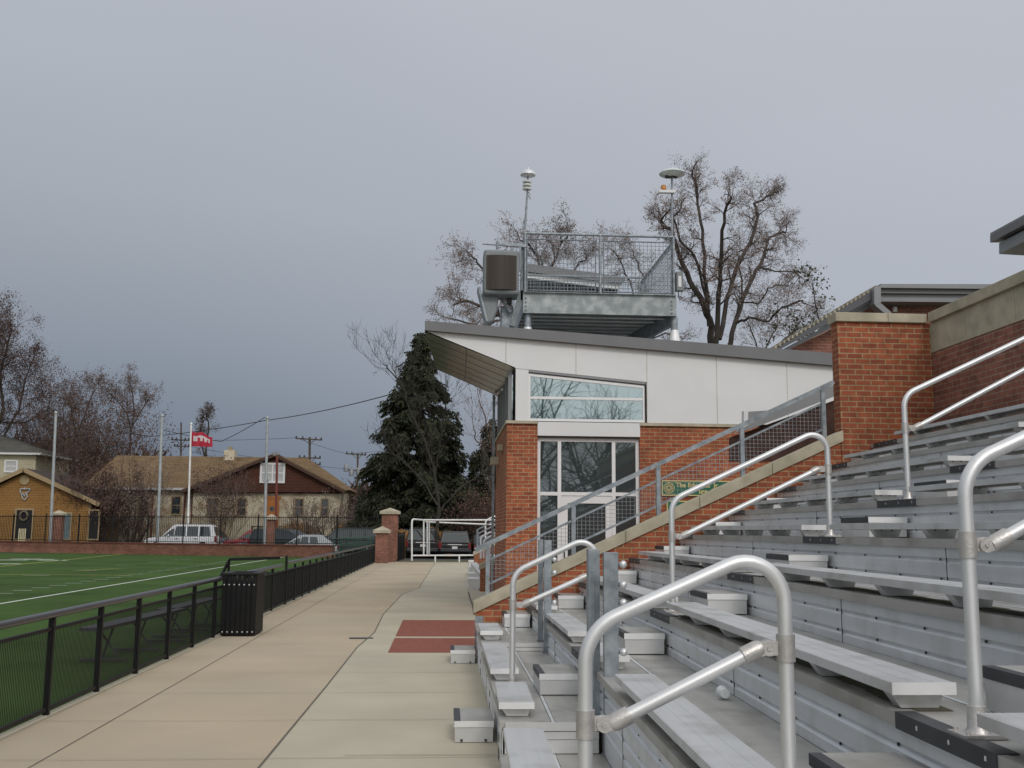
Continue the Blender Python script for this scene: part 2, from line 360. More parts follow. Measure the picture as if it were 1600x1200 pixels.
# ------------------------------------------------------------------ bleachers
RX = 0.445; PITCH = 0.683; RISE = 0.315; D0 = 0.36; BEND[0] = True; WALLY = 13.85
rx = lambda k: RX + PITCH * k
dz = lambda k: D0 + RISE * k
st = thing('bleacher_stand', 'long grey aluminium bleacher stand rising to the right of the walkway', 'bleachers', (RX, 7, 0))
def tread(k, y0, y1, z):
    if y0 < 8.3 < y1: tread(k, y0, 8.299, z); tread(k, 8.301, y1, z); return
    b = MB(); x0 = rx(k); w_ = PITCH
    b.box(x0 + 0.012, y0, z - 0.035, x0 + w_ * 0.48, y1, z)
    b.box(x0 + w_ * 0.48 + 0.005, y0, z - 0.035, x0 + w_ * 0.52, y1, z + 0.0015, 1)
    b.box(x0 + w_ * 0.52 + 0.005, y0, z - 0.035, x0 + w_ - 0.004, y1, z)
    b.build('tread', ['alu_deck', 'alu_riser'], st)
def riser(k, y0, y1, ztop, zbot):
    """corrugated panel under a folded nosing, running along the row"""
    if y0 < 8.3 < y1: riser(k, y0, 8.2995, ztop, zbot); riser(k, 8.3, y1, ztop, zbot); return
    b = MB(); x = rx(k); h = ztop - zbot
    prof = [(x + 0.012, ztop)]
    b.box(x - 0.022, y0, ztop - 0.052, x + 0.012, y1, ztop + 0.002, 1)
    pts = [(x, ztop - 0.052)]
    z = ztop - 0.052; xf = x
    seq = [(0.062, 0), (0.004, 0.017), (0.012, 0), (0.016, -0.017), (0.088, 0), (0.004, 0.017), (0.012, 0), (0.016, -0.017), (0.07, 0), (0.004, 0.017), (0.012, 0), (0.016, -0.017), (0.2, 0)]
    for dzz, dx in seq:
        z2 = max(z - dzz, zbot); xf += dx; pts.append((xf, z2)); z = z2
        if z <= zbot + 1e-6: break
    for (xa, za), (xb, zb) in zip(pts, pts[1:]):
        b.quad((xa, y0, za), (xa, y1, za), (xb, y1, zb), (xb, y0, zb), 0)
    b.quad((pts[0][0] , y0, ztop - .03), (x + .03, y0, ztop - .03), (x + .03, y0, zbot), (x, y0, zbot), 0)
    y = y0 + 0.35
    while y < y1:
        for zz in (ztop - 0.125, ztop - 0.245):
            if zz > zbot + 0.02: b.box(x + 0.008, y - 0.004, zz - 0.008, x + 0.016, y + 0.004, zz + 0.004, 2)
        y += 0.62
    y = y0 + 2.2
    while y < y1:
        b.box(x - 0.0015, y - 0.004, zbot, x + 0.004, y + 0.004, ztop - 0.054, 2); y += 3.05
    b.build('riser', ['alu_riser', 'alu_deck', 'screw'], st)
for (y0, y1, z) in ((-2, 7.2, 0.155), (7.2, 11.4, D0), (11.4, WALLY - 0.02, 0.445)):
    tread(0, y0, y1, z)
MB().box(RX - 0.005, 7.2, 0.0, RX + 0.012, 7.38, D0 - .03).box(RX + .014, 7.172, D0 - 0.05, rx(1) - .03, 7.197, D0 + 0.003).box(RX + .014, 7.18, D0 - 0.105, rx(1) - .03, 7.195, D0 - 0.056).box(RX + .014, 7.19, 0.16, rx(1) - .03, 7.198, D0 - 0.108).build('step_face', 'alu_box', st)
MB().box(RX + .014, 11.372, 0.405, rx(1) - .03, 11.397, 0.448).box(RX + .014, 11.38, D0 + .004, rx(1) - .03, 11.395, 0.40).build('step_face', 'alu_box', st)
riser(0, 7.2, 11.4, D0, 0.0); riser(0, 11.4, WALLY - .02, 0.445, 0.0); riser(0, -2, 7.2, 0.155, 0.0)
dk = MB()
for y in (7.25, 7.32, 9.2, 11.45): dk.box(RX - 0.026, y, 0.1, RX - 0.0225, y + 0.05, 0.17); dk.box(RX - 0.026, y, 0.22, RX - 0.0225, y + 0.05, 0.27)
dk.build('slot', 'dark_room', st)
for k in range(1, 9):
    tread(k, -2, WALLY - 0.02, dz(k))
    riser(k, -2, WALLY - 0.02, dz(k), 0.155 if k == 1 else dz(k - 1))
AISLES = ((3.27, 3.88, 'nearest aisle'), (8.32, 8.95, 'middle aisle'), (13.15, 13.75, 'far aisle by the ramp wall'))
# black nosing strips on the tread edges in the aisles
for (a0, a1, nm) in AISLES:
    for k in range(1, 9):
        b = MB(); x = rx(k); z = dz(k)
        b.box(x - 0.026, a0 - 0.15, z - 0.056, x + 0.0, a1 - .02, z + 0.0055).box(x - 0.0, a0 - 0.15, z + 0.002, x + 0.05, a1 - .02, z + 0.0055)
        for t in (0.1, 0.5, 0.9): b.box(x - 0.028, a0 - .15 + t * (a1 - a0), z - 0.03, x - 0.026, a0 - .14 + t * (a1 - a0), z - 0.015, 1)
        b.build('dark_nosing', ['nosing_dark', 'white_dot'], st)
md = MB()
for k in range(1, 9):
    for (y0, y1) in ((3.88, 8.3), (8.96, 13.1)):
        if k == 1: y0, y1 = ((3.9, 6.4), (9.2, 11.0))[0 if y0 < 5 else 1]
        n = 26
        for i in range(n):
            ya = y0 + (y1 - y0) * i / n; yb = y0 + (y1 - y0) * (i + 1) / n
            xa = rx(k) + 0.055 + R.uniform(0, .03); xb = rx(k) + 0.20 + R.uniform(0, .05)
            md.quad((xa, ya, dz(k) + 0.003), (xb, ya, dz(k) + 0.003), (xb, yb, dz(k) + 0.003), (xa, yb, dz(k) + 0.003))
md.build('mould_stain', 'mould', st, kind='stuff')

def bench(k, y0, y1, z, where, x=None, step=0.87):
    x0 = (rx(k) - 0.022) if x is None else x; x1 = x0 + 0.245; zt = z + 0.105
    t = thing('bench_seat', 'aluminium bench on the %s row, %s' % (ORD[k], where), 'bench seat', (x0 + .12, y0, z), 'bench seats along the bleacher rows')
    b = MB()
    b.box(x0, y0 + 0.004, zt - 0.042, x1, y1 - .004, zt - 0.001)
    for q in range(3):      # extruded ribs on the top
        xa = x0 + 0.008 + q * 0.08; b.box(xa, y0 + 0.004, zt - 0.001, xa + 0.07, y1 - .004, zt)
    b.build('plank', 'alu_seat', t, bevel=0.003)
    MB().box(x0 - 0.002, y0 - 0.003, zt - 0.044, x1 + 0.002, y0 + 0.003, zt + 0.001).build('end_cap', 'alu_cap', t)
    y = y0 + 0.06
    while y < y1 - 0.05:
        br = MB()
        br.prism([(x0 + 0.012, y, zt - 0.042), (x1 - 0.02, y, zt - 0.042), (x1 - 0.04, y, z + 0.004), (x0 + 0.055, y, z + 0.004)], (0, 0.07, 0))
        for sx in (0.07, 0.15): br.box(x0 + sx, y - 0.004, zt - 0.052, x0 + sx + 0.010, y, zt - 0.042, 1)
        br.build('bracket', ['alu_seat', 'screw'], t)
        y += step
    return t
bench(0, 2.2, 6.6, 0.335, 'nearest the camera beside the walkway')
bench(0, 7.38, 8.38, D0, 'short one just past the low step face')
bench(0, 9.15, 11.25, D0, 'between the handrail and the galvanised posts')
bench(0, 11.65, 12.65, 0.445, 'short one close to the brick ramp wall')
bench(1, 2.2, 6.48, dz(1), 'nearest the camera')
bench(1, 7.42, 8.28, dz(1), 'short one behind the two tall galvanised posts')
bench(1, 9.2, 11.2, dz(1), 'between the middle aisle and the thin galvanised posts')
bench(1, 12.3, 13.05, dz(1), 'short one ending at the brick ramp wall')
for k in range(2, 9):
    bench(k, 0.2, 3.24, dz(k), 'near side of the nearest aisle')
    bench(k, 3.88, 8.3, dz(k), 'between the nearest and middle aisles')
    bench(k, 8.96, 13.08, dz(k), 'between middle aisle and brick ramp wall')

def stepbox(x1, y0, y1, z, label, w=0.33, h=0.165):
    t = thing('step_box', label, 'step', (x1 - w / 2, y0, z), 'box steps in the bleacher aisles')
    x0 = x1 - w
    MB().box(x0 + 0.006, y0 + 0.004, z + 0.004, x1 - .004, y1 - .004, z + h - 0.045).build('body', 'alu_box', t, bevel=0.002)
    b = MB(); b.box(x0 + 0.05, y0, z + h - 0.044, x1, y1, z + h, 0)
    b.box(x0, y0 + .0, z + h - 0.044, x0 + 0.0485, y1, z + h + 0.001, 1)
    b.build('top_tread', ['alu_deck', 'nosing_dark'], t, bevel=0.002)
    MB().box(x0, y0 - 0.004, z + h - 0.046, x1, y0 - 0.0005, z + h + 0.001).build('front_lip', 'alu_cap', t)
    if z < 0.01:
        s_ = MB()
        for xx in (x0 + 0.05, x1 - 0.07): s_.box(xx, y0 - 0.004, z + 0.01, xx + 0.018, y0 + .004, z + 0.028)
        s_.build('foot_hole', 'screw', t)
for (a0, a1, nm) in AISLES:
    for k in range(0, 9):
        if k == 0: zb, x1, lab = 0.0, RX - 0.03, 'low step box standing on the walkway, foot of the %s' % nm
        else: zb, x1, lab = (dz(k - 1), rx(k) - 0.024, 'aluminium step box on the %s row in the %s' % (ORD[k - 1], nm))
        if k == 1 and a0 > 12: zb = 0.445
        if k == 1 and a0 < 5: zb = 0.155
        stepbox(x1, a0 + .03, a1, zb + 0.0035, lab, w=0.33 if k else 0.31)

BEND[0] = False
# handrails
def handrail(y, xl, xr, zbl, zbr, zB, zC, ml, mr, label, r=0.024):
    t = thing('handrail', label, 'handrail', (xl, y, zbl), 'round aluminium handrails in the bleacher aisles')
    pts = fillet([(xl, y, zbl), (xl, y, zB), (xr, y, zC), (xr, y, zbr)], [0.17, 0.13], 10)
    MB().tube(pts, r, 20).build('rail', 'alu_tube', t)
    a = Vector((xl + 0.085, y, ml)); b = Vector((xr - 0.085, y, mr)); d = (b - a).normalized()
    MB().tube([a, b], r * 0.92, 18).build('mid_rail', 'alu_tube', t)
    for (x, z, s_, p) in ((xl, ml, 1, a), (xr, mr, -1, b)):
        f = MB(); f.tube([(x, y, z - 0.044), (x, y, z + 0.044)], r * 1.27, 18)
        zz = z
        f.bar((x + s_ * 0.02, y, zz), (x + s_ * 0.062, y, zz + 0.004 * s_), 0.018, 0.045)
        f.lathe((x + s_ * 0.06, y, zz), [(0.001, -0.019), (0.026, -0.019), (0.026, 0.019), (0.001, 0.019)], 14, 0, 'y')
        f.lathe((x + s_ * 0.06, y, zz), [(0.001, -0.024), (0.009, -0.024), (0.009, -0.018)], 10, 0, 'y')
        q = p + d * s_ * 0.065
        f.bar(Vector((x + s_ * 0.06, y, zz)), p + d * s_ * 0.012, .034, .044); f.tube([p - d * s_ * 0.004, p + d * s_ * 0.016, q], [r * 1.02, r * 1.24, r * 1.24], 18)
        f.build('clamp', 'alu_fit', t)
    for x, z in ((xl, zbl), (xr, zbr)):
        f = MB(); f.box(x - 0.075, y - 0.06, z + 0.003, x + 0.075, y + 0.06, z + 0.015)
        f.tube([(x, y, z + 0.014), (x, y, z + 0.03), (x, y, z + 0.1)], [r * 1.8, r * 1.35, r * 1.28], 18)
        for sx in (-0.055, 0.055):
            for sy in (-0.042, 0.042): f.lathe((x + sx, y + sy, z + 0.014), [(0.008, 0), (0.008, 0.011), (0.001, 0.012)], 8)
        f.build('base_plate', 'alu_fit', t)
    return t
def rail_from(y, ul, ur, line, vm_l, vm_r, zbl, zbr, label, xr=None):
    xl = at(ul, 850, y).x; xr_ = xr if xr is not None else at(ur, 850, y).x
    p = at(*line[0], y); q = at(*line[1], y); s_ = (q.z - p.z) / (q.x - p.x)
    s_ = max(.44, min(.475, s_)); c = (p + q) / 2; zf_ = lambda x: c.z + s_ * (x - c.x)
    ml = at(ul, vm_l, y).z; mr = at(ur, vm_r, y).z if vm_r else ml + .46 * (xr_ - xl)
    handrail(y, xl, xr_, zbl, zbr, zf_(xl), zf_(xr_), ml, mr, label)
rail_from(3.4, 914, 1223, ((1000, 944), (1100, 903)), 1131, 1012, 0.158, dz(1), 'large foreground handrail on the two lowest rows, nearest the camera')
rail_from(3.4, 1512, 0, ((1570, 698), (1600, 684)), 851, None, dz(2), dz(4), 'near handrail at the right edge with a square foot on the third row', xr=3.14)
rail_from(8.62, 802, 932, ((857, 869), (880, 858)), 945, 900, D0, dz(1), 'lowest handrail of the middle aisle, rising from beside the walkway')
rail_from(8.62, 1050, 1298, ((1100, 758), (1220, 700)), 838, 733, dz(2), dz(4), 'middle handrail of the middle aisle, in front of the sloping ramp wall')
rail_from(8.62, 1423, 0, ((1492, 580), (1590, 534)), 669, None, dz(5), dz(7), 'uppermost handrail of the middle aisle, in front of the brick pillar', xr=5.42)

# galvanised posts with round knobs
def gpost(x0, x1, y, zb, zt, label, knobs, flange=True, turn=False):
    t = thing('steel_post', label, 'post', ((x0 + x1) / 2, y, zb), 'galvanised posts at the joints of the front row')
    b = MB()
    if not turn:
        b.box(x0, y, zb + .004, x1, y + 0.006, zt); b.box(x0, y + .006, zb + .004, x0 + 0.006, y + 0.06, zt); b.box(x1 - 0.006, y + .006, zb + .004, x1, y + 0.06, zt)
    else:
        b.box(x0, y, zb + .004, x0 + .006, y + 0.07, zt); b.box(x0 + .006, y + .064, zb + .004, x1, y + .07, zt); b.box(x0 + .006, y, zb + .004, x1, y + .006, zt)
        b.box(x0 + .03, y - .012, zb + .1, x0 + .045, y - .0005, zt - .15)
    b.build('channel', 'galv', t, bevel=0.002)
    MB().box(x0 - 0.01, y - 0.02, zb + .002, x1 + 0.015, y + 0.08, zb + 0.012).build('base_plate', 'galv_dark', t)
    for zk in knobs:
        k_ = MB(); k_.box(x1 + .001, y + .01, zk - 0.016, x1 + 0.03, y + .02, zk + 0.016)
        k_.tube([(x1, y + .015, zk), (x1 + 0.025, y - .012, zk)], 0.009, 8)
        k_.build('lug', 'galv', t)
        MB().ball((x1 + 0.03, y - 0.02, zk), 0.027, 0, 16).build('knob', 'alu_tube', t)
p = lambda u, v, Y: at(u, v, Y)
a = p(945, 1160, 7.1); b = p(966, 863, 7.1)
gpost(a.x, b.x, 7.1, 0.155, b.z, 'tall flat galvanised post with four round knobs on the front row', [p(0, v, 7.1).z for v in (876, 909, 938, 1018)])
a = p(919, 1100, 7.36); b = p(937, 858, 7.36)
gpost(a.x, b.x, 7.36, D0, b.z, 'galvanised channel post just behind the tall knobbed post', [], turn=True)
a = p(850, 1018, 11.2); b = p(862, 844, 11.2)
gpost(a.x, b.x, 11.2, D0, b.z, 'thin pale galvanised post with knobs, farther along the front row', [p(0, v, 11.2).z for v in (869, 890, 938)])
a = p(841, 1001, 11.55); b = p(849, 843, 11.55)
gpost(a.x, b.x, 11.55, 0.445, b.z, 'thin grey galvanised post beside the pale knobbed one', [], turn=True)
c = MB(); cp = onz(1131, 1093, dz(1)); c.lathe((cp.x, cp.y, dz(1) + 0.04), [(0.001, -0.035), (0.028, -0.035), (0.036, 0.04), (0.033, 0.04), (0.026, -0.03), (0.001, -0.03)], 18, 0, 'y')
c.build('plastic_cup', 'clear_plastic', base=(cp.x, cp.y, dz(1)), label='clear plastic cup lying on the second row tread near the corrugated riser', cat='cup')
# ------------------------------------------------------------------ brick ramp wall, pillar and back wall beside the stand
W0 = WALLY
A_ = at(740, 940, W0); B_ = at(1311, 675, W0)
sl = (B_.z - A_.z) / (B_.x - A_.x)
zc = lambda x: A_.z + sl * (x - A_.x)
XP0, XP1 = at(1312, 600, W0).x, at(1458, 600, W0).x
def ramp_wall(x0, x1, y0, y1, zf, label, cap=0.155):
    t = thing('ramp_wall', label, 'brick wall', (x0, y0, 0))
    MB().prism([(x0 + .03, y0 + .03, 0), (x1, y0 + .03, 0), (x1, y0 + .03, zf(x1) - cap), (x0 + .03, y0 + .03, zf(x0 + .03) - cap)], (0, y1 - y0 - .06, 0)).build('wall', 'brick', t)
    n = 5
    for i in range(n):
        xa = x0 + (x1 - x0) * i / n + (0.003 if i else 0); xb = x0 + (x1 - x0) * (i + 1) / n - .003
        MB().prism([(xa, y0, zf(xa) - cap), (xb, y0, zf(xb) - cap), (xb, y0, zf(xb)), (xa, y0, zf(xa))], (0, y1 - y0, 0)).build('coping', 'coping', t, bevel=0.006)
    return t
rw = ramp_wall(A_.x, XP0 + 0.03, W0, W0 + .24, zc, 'sloping red brick ramp wall with pale coping at the far end of the bleachers')
MB().box(A_.x + .024, W0 + .026, 0.1, A_.x + .13, W0 + .0285, 0.53).build('steel_patch', 'galv', rw)

zt = at(1380, 490, W0).z; zb = at(1380, 504, W0).z
t = thing('brick_pillar', 'square red brick pillar with flat concrete cap above the topmost benches', 'brick pillar', ((XP0 + XP1) / 2, W0 + .5, 0))
MB().box(XP0, W0 + .006, 0, XP1, W0 + .24, zb).build('shaft', 'brick', t)
MB().box(XP0 - .035, W0 - .04, zb + .001, XP0 + .72, W0 + .28, zt).box(XP0 + .725, W0 - .04, zb + .001, XP1 - .06, W0 + .28, zt).build('cap', 'coping', t, bevel=0.008)
t = thing('back_wall', 'long brick back wall with a deep concrete band behind the topmost row', 'brick wall', (XP1 + .2, 8, 0))
MB().box(XP1 + .005, -4, 0, XP1 + 1.2, W0 + .25, 4.19).build('wall', 'brick_dark', t)
bb = MB(); cc = MB()
y = W0 + .2
while y > -4:
    bb.box(XP1 - .004, y - 1.176, 4.19, XP1 + 1.2, y, zb - .002); cc.box(XP1 - .06, y - 1.79 * 1.0, zb, XP1 + 1.25, y, zt + .015) if False else None; y -= 1.184
bb.build('concrete_band', 'coping', t, bevel=0.004)
y = W0 - .06
while y > -4:
    cc.box(XP1 - .055, y - 1.75, zb, XP1 + 1.25, y, zt + .012); y -= 1.755
cc.build('coping', 'coping', t, bevel=0.006)

# mesh guard rail behind the ramp coping
GY = W0 + .12
g1 = at(762, 850, GY); g2 = at(1296, 600, GY); gs = (g2.z - g1.z) / (g2.x - g1.x)
gz = lambda x: g1.z + gs * (x - g1.x)
t = thing('mesh_guard_rail', 'sloping galvanised guard rail with wire mesh panels along the ramp wall', 'railing', (g1.x, GY, 0))
xe = at(1302, 598, GY).x; xs = at(742, 858, GY).x
MB().bar((xs, GY, gz(xs)), (xe, GY, gz(xe)), 0.06, 0.06).build('top_rail', 'galv', t)
gx = [at(u, 800, GY).x for u in (763, 896, 1029, 1162, 1292)]
for x in gx: MB().box(x - .028, GY - .028, zc(x) - .01, x + .028, GY + .028, gz(x) - .032).build('post', 'galv', t)
for xa, xb in zip(gx, gx[1:]):
    MB().bar((xa + .03, GY, gz(xa + .03) - .22), (xb - .03, GY, gz(xb - .03) - .22), .022, .028).build('mesh_rail', 'galv', t)
    MB().bar((xa + .03, GY, zc(xa + .03) + .13), (xb - .03, GY, zc(xb - .03) + .13), .022, .028).build('mesh_rail', 'galv', t)
    ms = MB(); lo = lambda x: zc(x) + .13; hi = lambda x: gz(x) - .22
    n = int((xb - xa) / .0535)
    for i in range(1, n):
        x = xa + (xb - xa) * i / n; ms.box(x - .0022, GY - .004, lo(x), x + .0022, GY + .0, hi(x))
    z = lo(xa)
    while z < hi(xb):
        xa2 = max(xa, g1.x + (z + .22 - g1.z) / gs) ; xb2 = min(xb, A_.x + (z - .13 - A_.z) / sl)
        if xb2 > xa2: ms.box(xa2, GY, z - .0022, xb2, GY + .004, z + .0022)
        z += .0535
    ms.build('mesh', 'galv', t)

# ------------------------------------------------------------------ press building
BY = 20.2
def pb(u, v, dy=0): return at(u, v, BY + dy)
bt = thing('press_building', 'brick and white panel building with a sloping roof and jutting metal soffit', 'building', (at(795, 900, BY).x, BY, 0))
xl = pb(792, 700).x; xw0 = pb(840, 700).x; xw1 = pb(1000, 700).x; xr = pb(1320, 700).x + 1
zsill = pb(820, 662).z; zhead = pb(900, 684).z
BB = BY + 8.0
b = MB()
b.box(xl, BY + .02, 0, xw0, BY + .45, zsill)                      # left pier
b.box(xl + .002, BY + .45, 0, xl + .45, BY + 4.4, zsill)              # side wall
b.box(xw1, BY + .02, 0, xr, BY + .45, zsill)
b.box(xl + .05, BY + 4.41, 0, xl + .5, BY + 4.9, zsill + 1.2)
b.build('wall', 'brick', bt)
MB().box(xl + .46, BY + 3.0, 0, xr, BY + 3.1, 5.0).box(xl + .46, BY + .46, zsill + .06, xr, BY + 3, zsill + .1).build('interior', 'dark_room', bt)
# sills
for _b in ((xl - .03, BY - .03, zsill, xw0 + .005, BY + .46, zsill + .06), (xl - .03, BY + .462, zsill, xl + .46, BY + 4.4, zsill + .06), (xw1 - .005, BY - .03, zsill - .01, pb(1170, 660).x, BY + .2, zsill + .05)): MB().box(*_b).build('sill', 'coping', bt, bevel=.004)
# door surround (storefront)
hx = [xw0, pb(870, 700).x, pb(876, 700).x, pb(958, 700).x, pb(963, 700).x, xw1]
zh = zhead; ztr = pb(900, 771).z
fr = MB(); fy0, fy1 = BY + .10, BY + .19
def fbar(x0, z0, x1, z1): fr.box(x0, fy0, z0, x1, fy1, z1)
cxs = [xw0 + .03, pb(875, 700).x, pb(960, 700).x, xw1 - .035]
for x in cxs: fbar(x - .035, 0, x + .035, zh)
for a, b2 in zip(cxs, cxs[1:]):
    fbar(a + .035, zh - .07, b2 - .035, zh); fbar(a + .035, ztr - .04, b2 - .035, ztr + .03)
fr.build('storefront_frame', 'white_frame', bt)
for a, b2 in zip(cxs, cxs[1:]):
    MB().box(a + .034, BY + .14, ztr + .029, b2 - .034, BY + .15, zh - .069).build('window_pane', 'glass_dark', bt)
MB().box(cxs[0] + .034, BY + .14, .02, cxs[1] - .034, BY + .15, ztr - .039).build('window_pane', 'glass_dark', bt)
MB().box(cxs[2] + .034, BY + .14, .02, cxs[3] - .034, BY + .15, ztr - .039).build('window_pane', 'glass_dark', bt)
d = MB(); dx0, dx1 = cxs[1] + .037, cxs[2] - .037
d.box(dx0, BY + .115, .02, dx0 + .13, BY + .16, ztr - .043); d.box(dx1 - .13, BY + .115, .02, dx1, BY + .16, ztr - .043)
d.box(dx0 + .13, BY + .115, ztr - .19, dx1 - .13, BY + .16, ztr - .043); d.box(dx0 + .13, BY + .115, .02, dx1 - .13, BY + .16, .3)
dd = d.build('door', 'white_frame', bt)
MB().box(dx0 + .131, BY + .137, .3, dx1 - .131, BY + .145, ztr - .191).build('door_glass', 'glass_dark', dd)
MB().tube([(dx0 + .06, BY + .07, 1.0), (dx0 + .06, BY + .07, 1.3)], .012, 8).box(dx0 + .05, BY + .07, 1.02, dx0 + .07, BY + .114, 1.04).build('handle', 'screw', dd)
# lintel panel
MB().box(xw0 - .004, BY - .02, zh + .03, xw1 + .004, BY + .2, pb(900, 660).z).build('lintel_panel', 'white_panel', bt, bevel=.006)
MB().box(xw0, BY + .02, zh, xw1, BY + .15, zh + .03).build('lintel_shadow_gap', 'screw', bt)
# upper white cladding, cut round the sloping window
def P3(u, v): q = pb(u, v); return (q.x, q.z)
bx = lambda u: pb(u, 600).x
TH_ = .12
def plate(name, pts, m, y0=BY, y1=BY + TH_, **kw):
    return MB().prism([(x, y0, z) for x, z in pts], (0, y1 - y0, 0)).build(name, m, bt, **kw)
top = lambda u: P3(u, 517 + (572 - 517) * (u - 665) / (1303 - 665))
bot = lambda u: P3(u, 518 + (574 - 518) * (u - 668) / (805 - 668))
zs2 = zsill + .062
for a, b2 in ((668, 790), (790, 805)): plate('cladding_panel', [bot(a), bot(b2), top(b2), top(a)], 'white_panel')
wt = lambda u: P3(u, 575 + (597 - 575) * (u - 805) / (1011 - 805))
for a, b2 in ((805, 900), (900, 1011)): plate('cladding_panel', [wt(a), wt(b2), top(b2), top(a)], 'white_panel')
for a, b2 in ((1011, 1120), (1120, 1230), (1230, 1360)):
    plate('cladding_panel', [(bx(a), zsill + .055), (bx(b2), zsill + .055), top(b2), top(a)], 'white_panel')
plate('corner_panel', [(bx(806), zs2), (bx(826), zs2), wt(826), wt(806)], 'white_panel', BY + .01)
sm = MB()
for u in (790, 900, 1011, 1120, 1230):
    lo = bot(u)[1] if u < 800 else wt(u)[1] if u < 1011 else zsill + .055
    x = bx(u); sm.box(x - .009, BY - .003, lo + .002, x + .009, BY + .0, top(u)[1] - .002)
sm.build('panel_seam', 'seam', bt)
# window with sloping head
wf = MB(); X0, X1 = bx(826), bx(1009)
z0 = zs2 + .0; hz_ = lambda x: wt(826)[1] + (wt(1009)[1] - wt(826)[1]) * (x - X0) / (X1 - X0)
def wbar(poly, y0=BY + .035, y1=BY + .1): wf.prism([(x, y0, z) for x, z in poly], (0, y1 - y0, 0))
wbar([(X0, z0), (X1, z0), (X1, z0 + .05), (X0, z0 + .05)])
wbar([(X0, z0 + .051), (X0 + .04, z0 + .051), (X0 + .04, hz_(X0 + .04) - .13), (X0, hz_(X0) - .13)])
wbar([(X1 - .06, z0 + .051), (X1 - .02, z0 + .051), (X1 - .02, hz_(X1) - .13), (X1 - .06, hz_(X1 - .06) - .13)])
wbar([(X0, hz_(X0) - .128), (X1 - .02, hz_(X1 - .02) - .128), (X1 - .02, hz_(X1 - .02) - .07), (X0, hz_(X0) - .07)])
zm = pb(900, 622).z
wbar([(X0 + .041, zm - .025), (X1 - .061, zm - .025), (X1 - .061, zm + .025), (X0 + .041, zm + .025)])
win = wf.build('window', 'white_frame', bt)
wp = MB(); wp.prism([(x, BY + .06, z) for x, z in ((X0 + .04, z0 + .05), (X1 - .06, z0 + .05), (X1 - .06, zm - .024), (X0 + .04, zm - .024))], (0, .01, 0))
wp.prism([(x, BY + .06, z) for x, z in ((X0 + .04, zm + .024), (X1 - .06, zm + .024), (X1 - .06, hz_(X1 - .06) - .127), (X0 + .04, hz_(X0 + .04) - .127))], (0, .01, 0))
wp.build('pane', 'glass_sky', win)
hb = MB(); hb.prism([(X0, BY + .005, hz_(X0) - .05), (X1, BY + .005, hz_(X1) - .05), (X1, BY + .005, hz_(X1) - .004), (X0, BY + .005, hz_(X0) - .004)], (0, .07, 0), 0)
hb.prism([(X0, BY + .02, hz_(X0) - .068), (X1, BY + .02, hz_(X1) - .068), (X1, BY + .02, hz_(X1) - .051), (X0, BY + .02, hz_(X0) - .051)], (0, .06, 0), 1)
hb.box(X1 - .018, BY + .02, z0, X1 - .002, BY + .1, hz_(X1) - .069, 1)
hb.build('window_head', ['fascia_light', 'screw'], win)
MB().box(xl + .1, BY + .45, zs2, xl + .14, BY + 4.3, zsill + 1.05).build('side_window', 'glass_sky', bt)
for i in range(5): MB().box(xl + .03, BY + .2 + i * 1.0, zs2, xl + .1, BY + .28 + i * 1.0, zsill + 1.1).build('side_window_frame', 'fascia_light', bt)
# soffit (metal) and roof
f0 = pb(664, 519); f1 = pb(805, 575); r0 = at(682, 577, BY + 4.6); r1 = at(778, 619, BY + 4.6)
so = MB(); nseg = 6
for i in range(nseg):
    a0 = f0.lerp(r0, i / nseg); a1 = f1.lerp(r1, i / nseg); b0 = f0.lerp(r0, (i + .93) / nseg); b1 = f1.lerp(r1, (i + .93) / nseg); c0 = f0.lerp(r0, (i + 1) / nseg); c1 = f1.lerp(r1, (i + 1) / nseg)
    so.quad(a0, a1, b1, b0, 0)
    up = Vector((0, 0, .03)); so.quad(b0, b1, b1 + up, b0 + up, 0); so.quad(b0 + up, b1 + up, c1 + up, c0 + up, 0); so.quad(c0 + up, c1 + up, c1, c0, 0)
mid0 = f0.lerp(f1, .46); mid1 = r0.lerp(r1, .46); dn = Vector((0, 0, -.006)); wv = (f1 - f0).normalized() * .012
so.quad(mid0 - wv + dn, mid0 + wv + dn, mid1 + wv + dn, mid1 - wv + dn, 1)
so.build('soffit', ['soffit', 'galv_dark'], bt)
ft = lambda u: P3(u, 503 + (553.5 - 503) * (u - 665) / (1303 - 665))
fb = lambda u: P3(u, 517.5 + (572.5 - 517.5) * (u - 665) / (1303 - 665))
rf = MB(); M['roof_metal'] = mat('roof_metal', (.38, .385, .39), .5, .2)
rf.prism([(fb(664)[0], BY - .12, fb(664)[1]), (fb(1360)[0], BY - .12, fb(1360)[1]), (ft(1360)[0], BY - .12, ft(1360)[1]), (ft(664)[0], BY - .12, ft(664)[1])], (0, .115, 0))
dxr = r0.x - f0.x
rf.add([(ft(664)[0], BY - .004, ft(664)[1] - .01), (ft(1360)[0], BY - .004, ft(1360)[1] - .01), (ft(1360)[0], BY + 8, ft(1360)[1] - .01), (ft(664)[0] + dxr, BY + 4.7, ft(664)[1] - .01), (ft(664)[0] + dxr + 1.2, BY + 8, ft(664)[1] - .1),
        (ft(664)[0], BY - .004, fb(664)[1]), (ft(664)[0] + dxr, BY + 4.7, fb(664)[1] + .0)], [(0, 1, 2, 4, 3), (0, 3, 6, 5)], 1)
rf.build('roof', ['fascia', 'roof_metal'], bt)
MB().box(xl - .09, BY + 4.35, 0, xl - .03, BY + 4.43, r1.z).build('downpipe', 'galv', bt)
# hopper stones on the side wall
MB().box(xl - .1, BY + 1.4, zsill - .42, xl - .002, BY + 1.8, zsill - .3).box(xl - .18, BY + 3.0, zsill - .62, xl - .002, BY + 3.4, zsill - .45).build('stone_block', 'coping', bt)

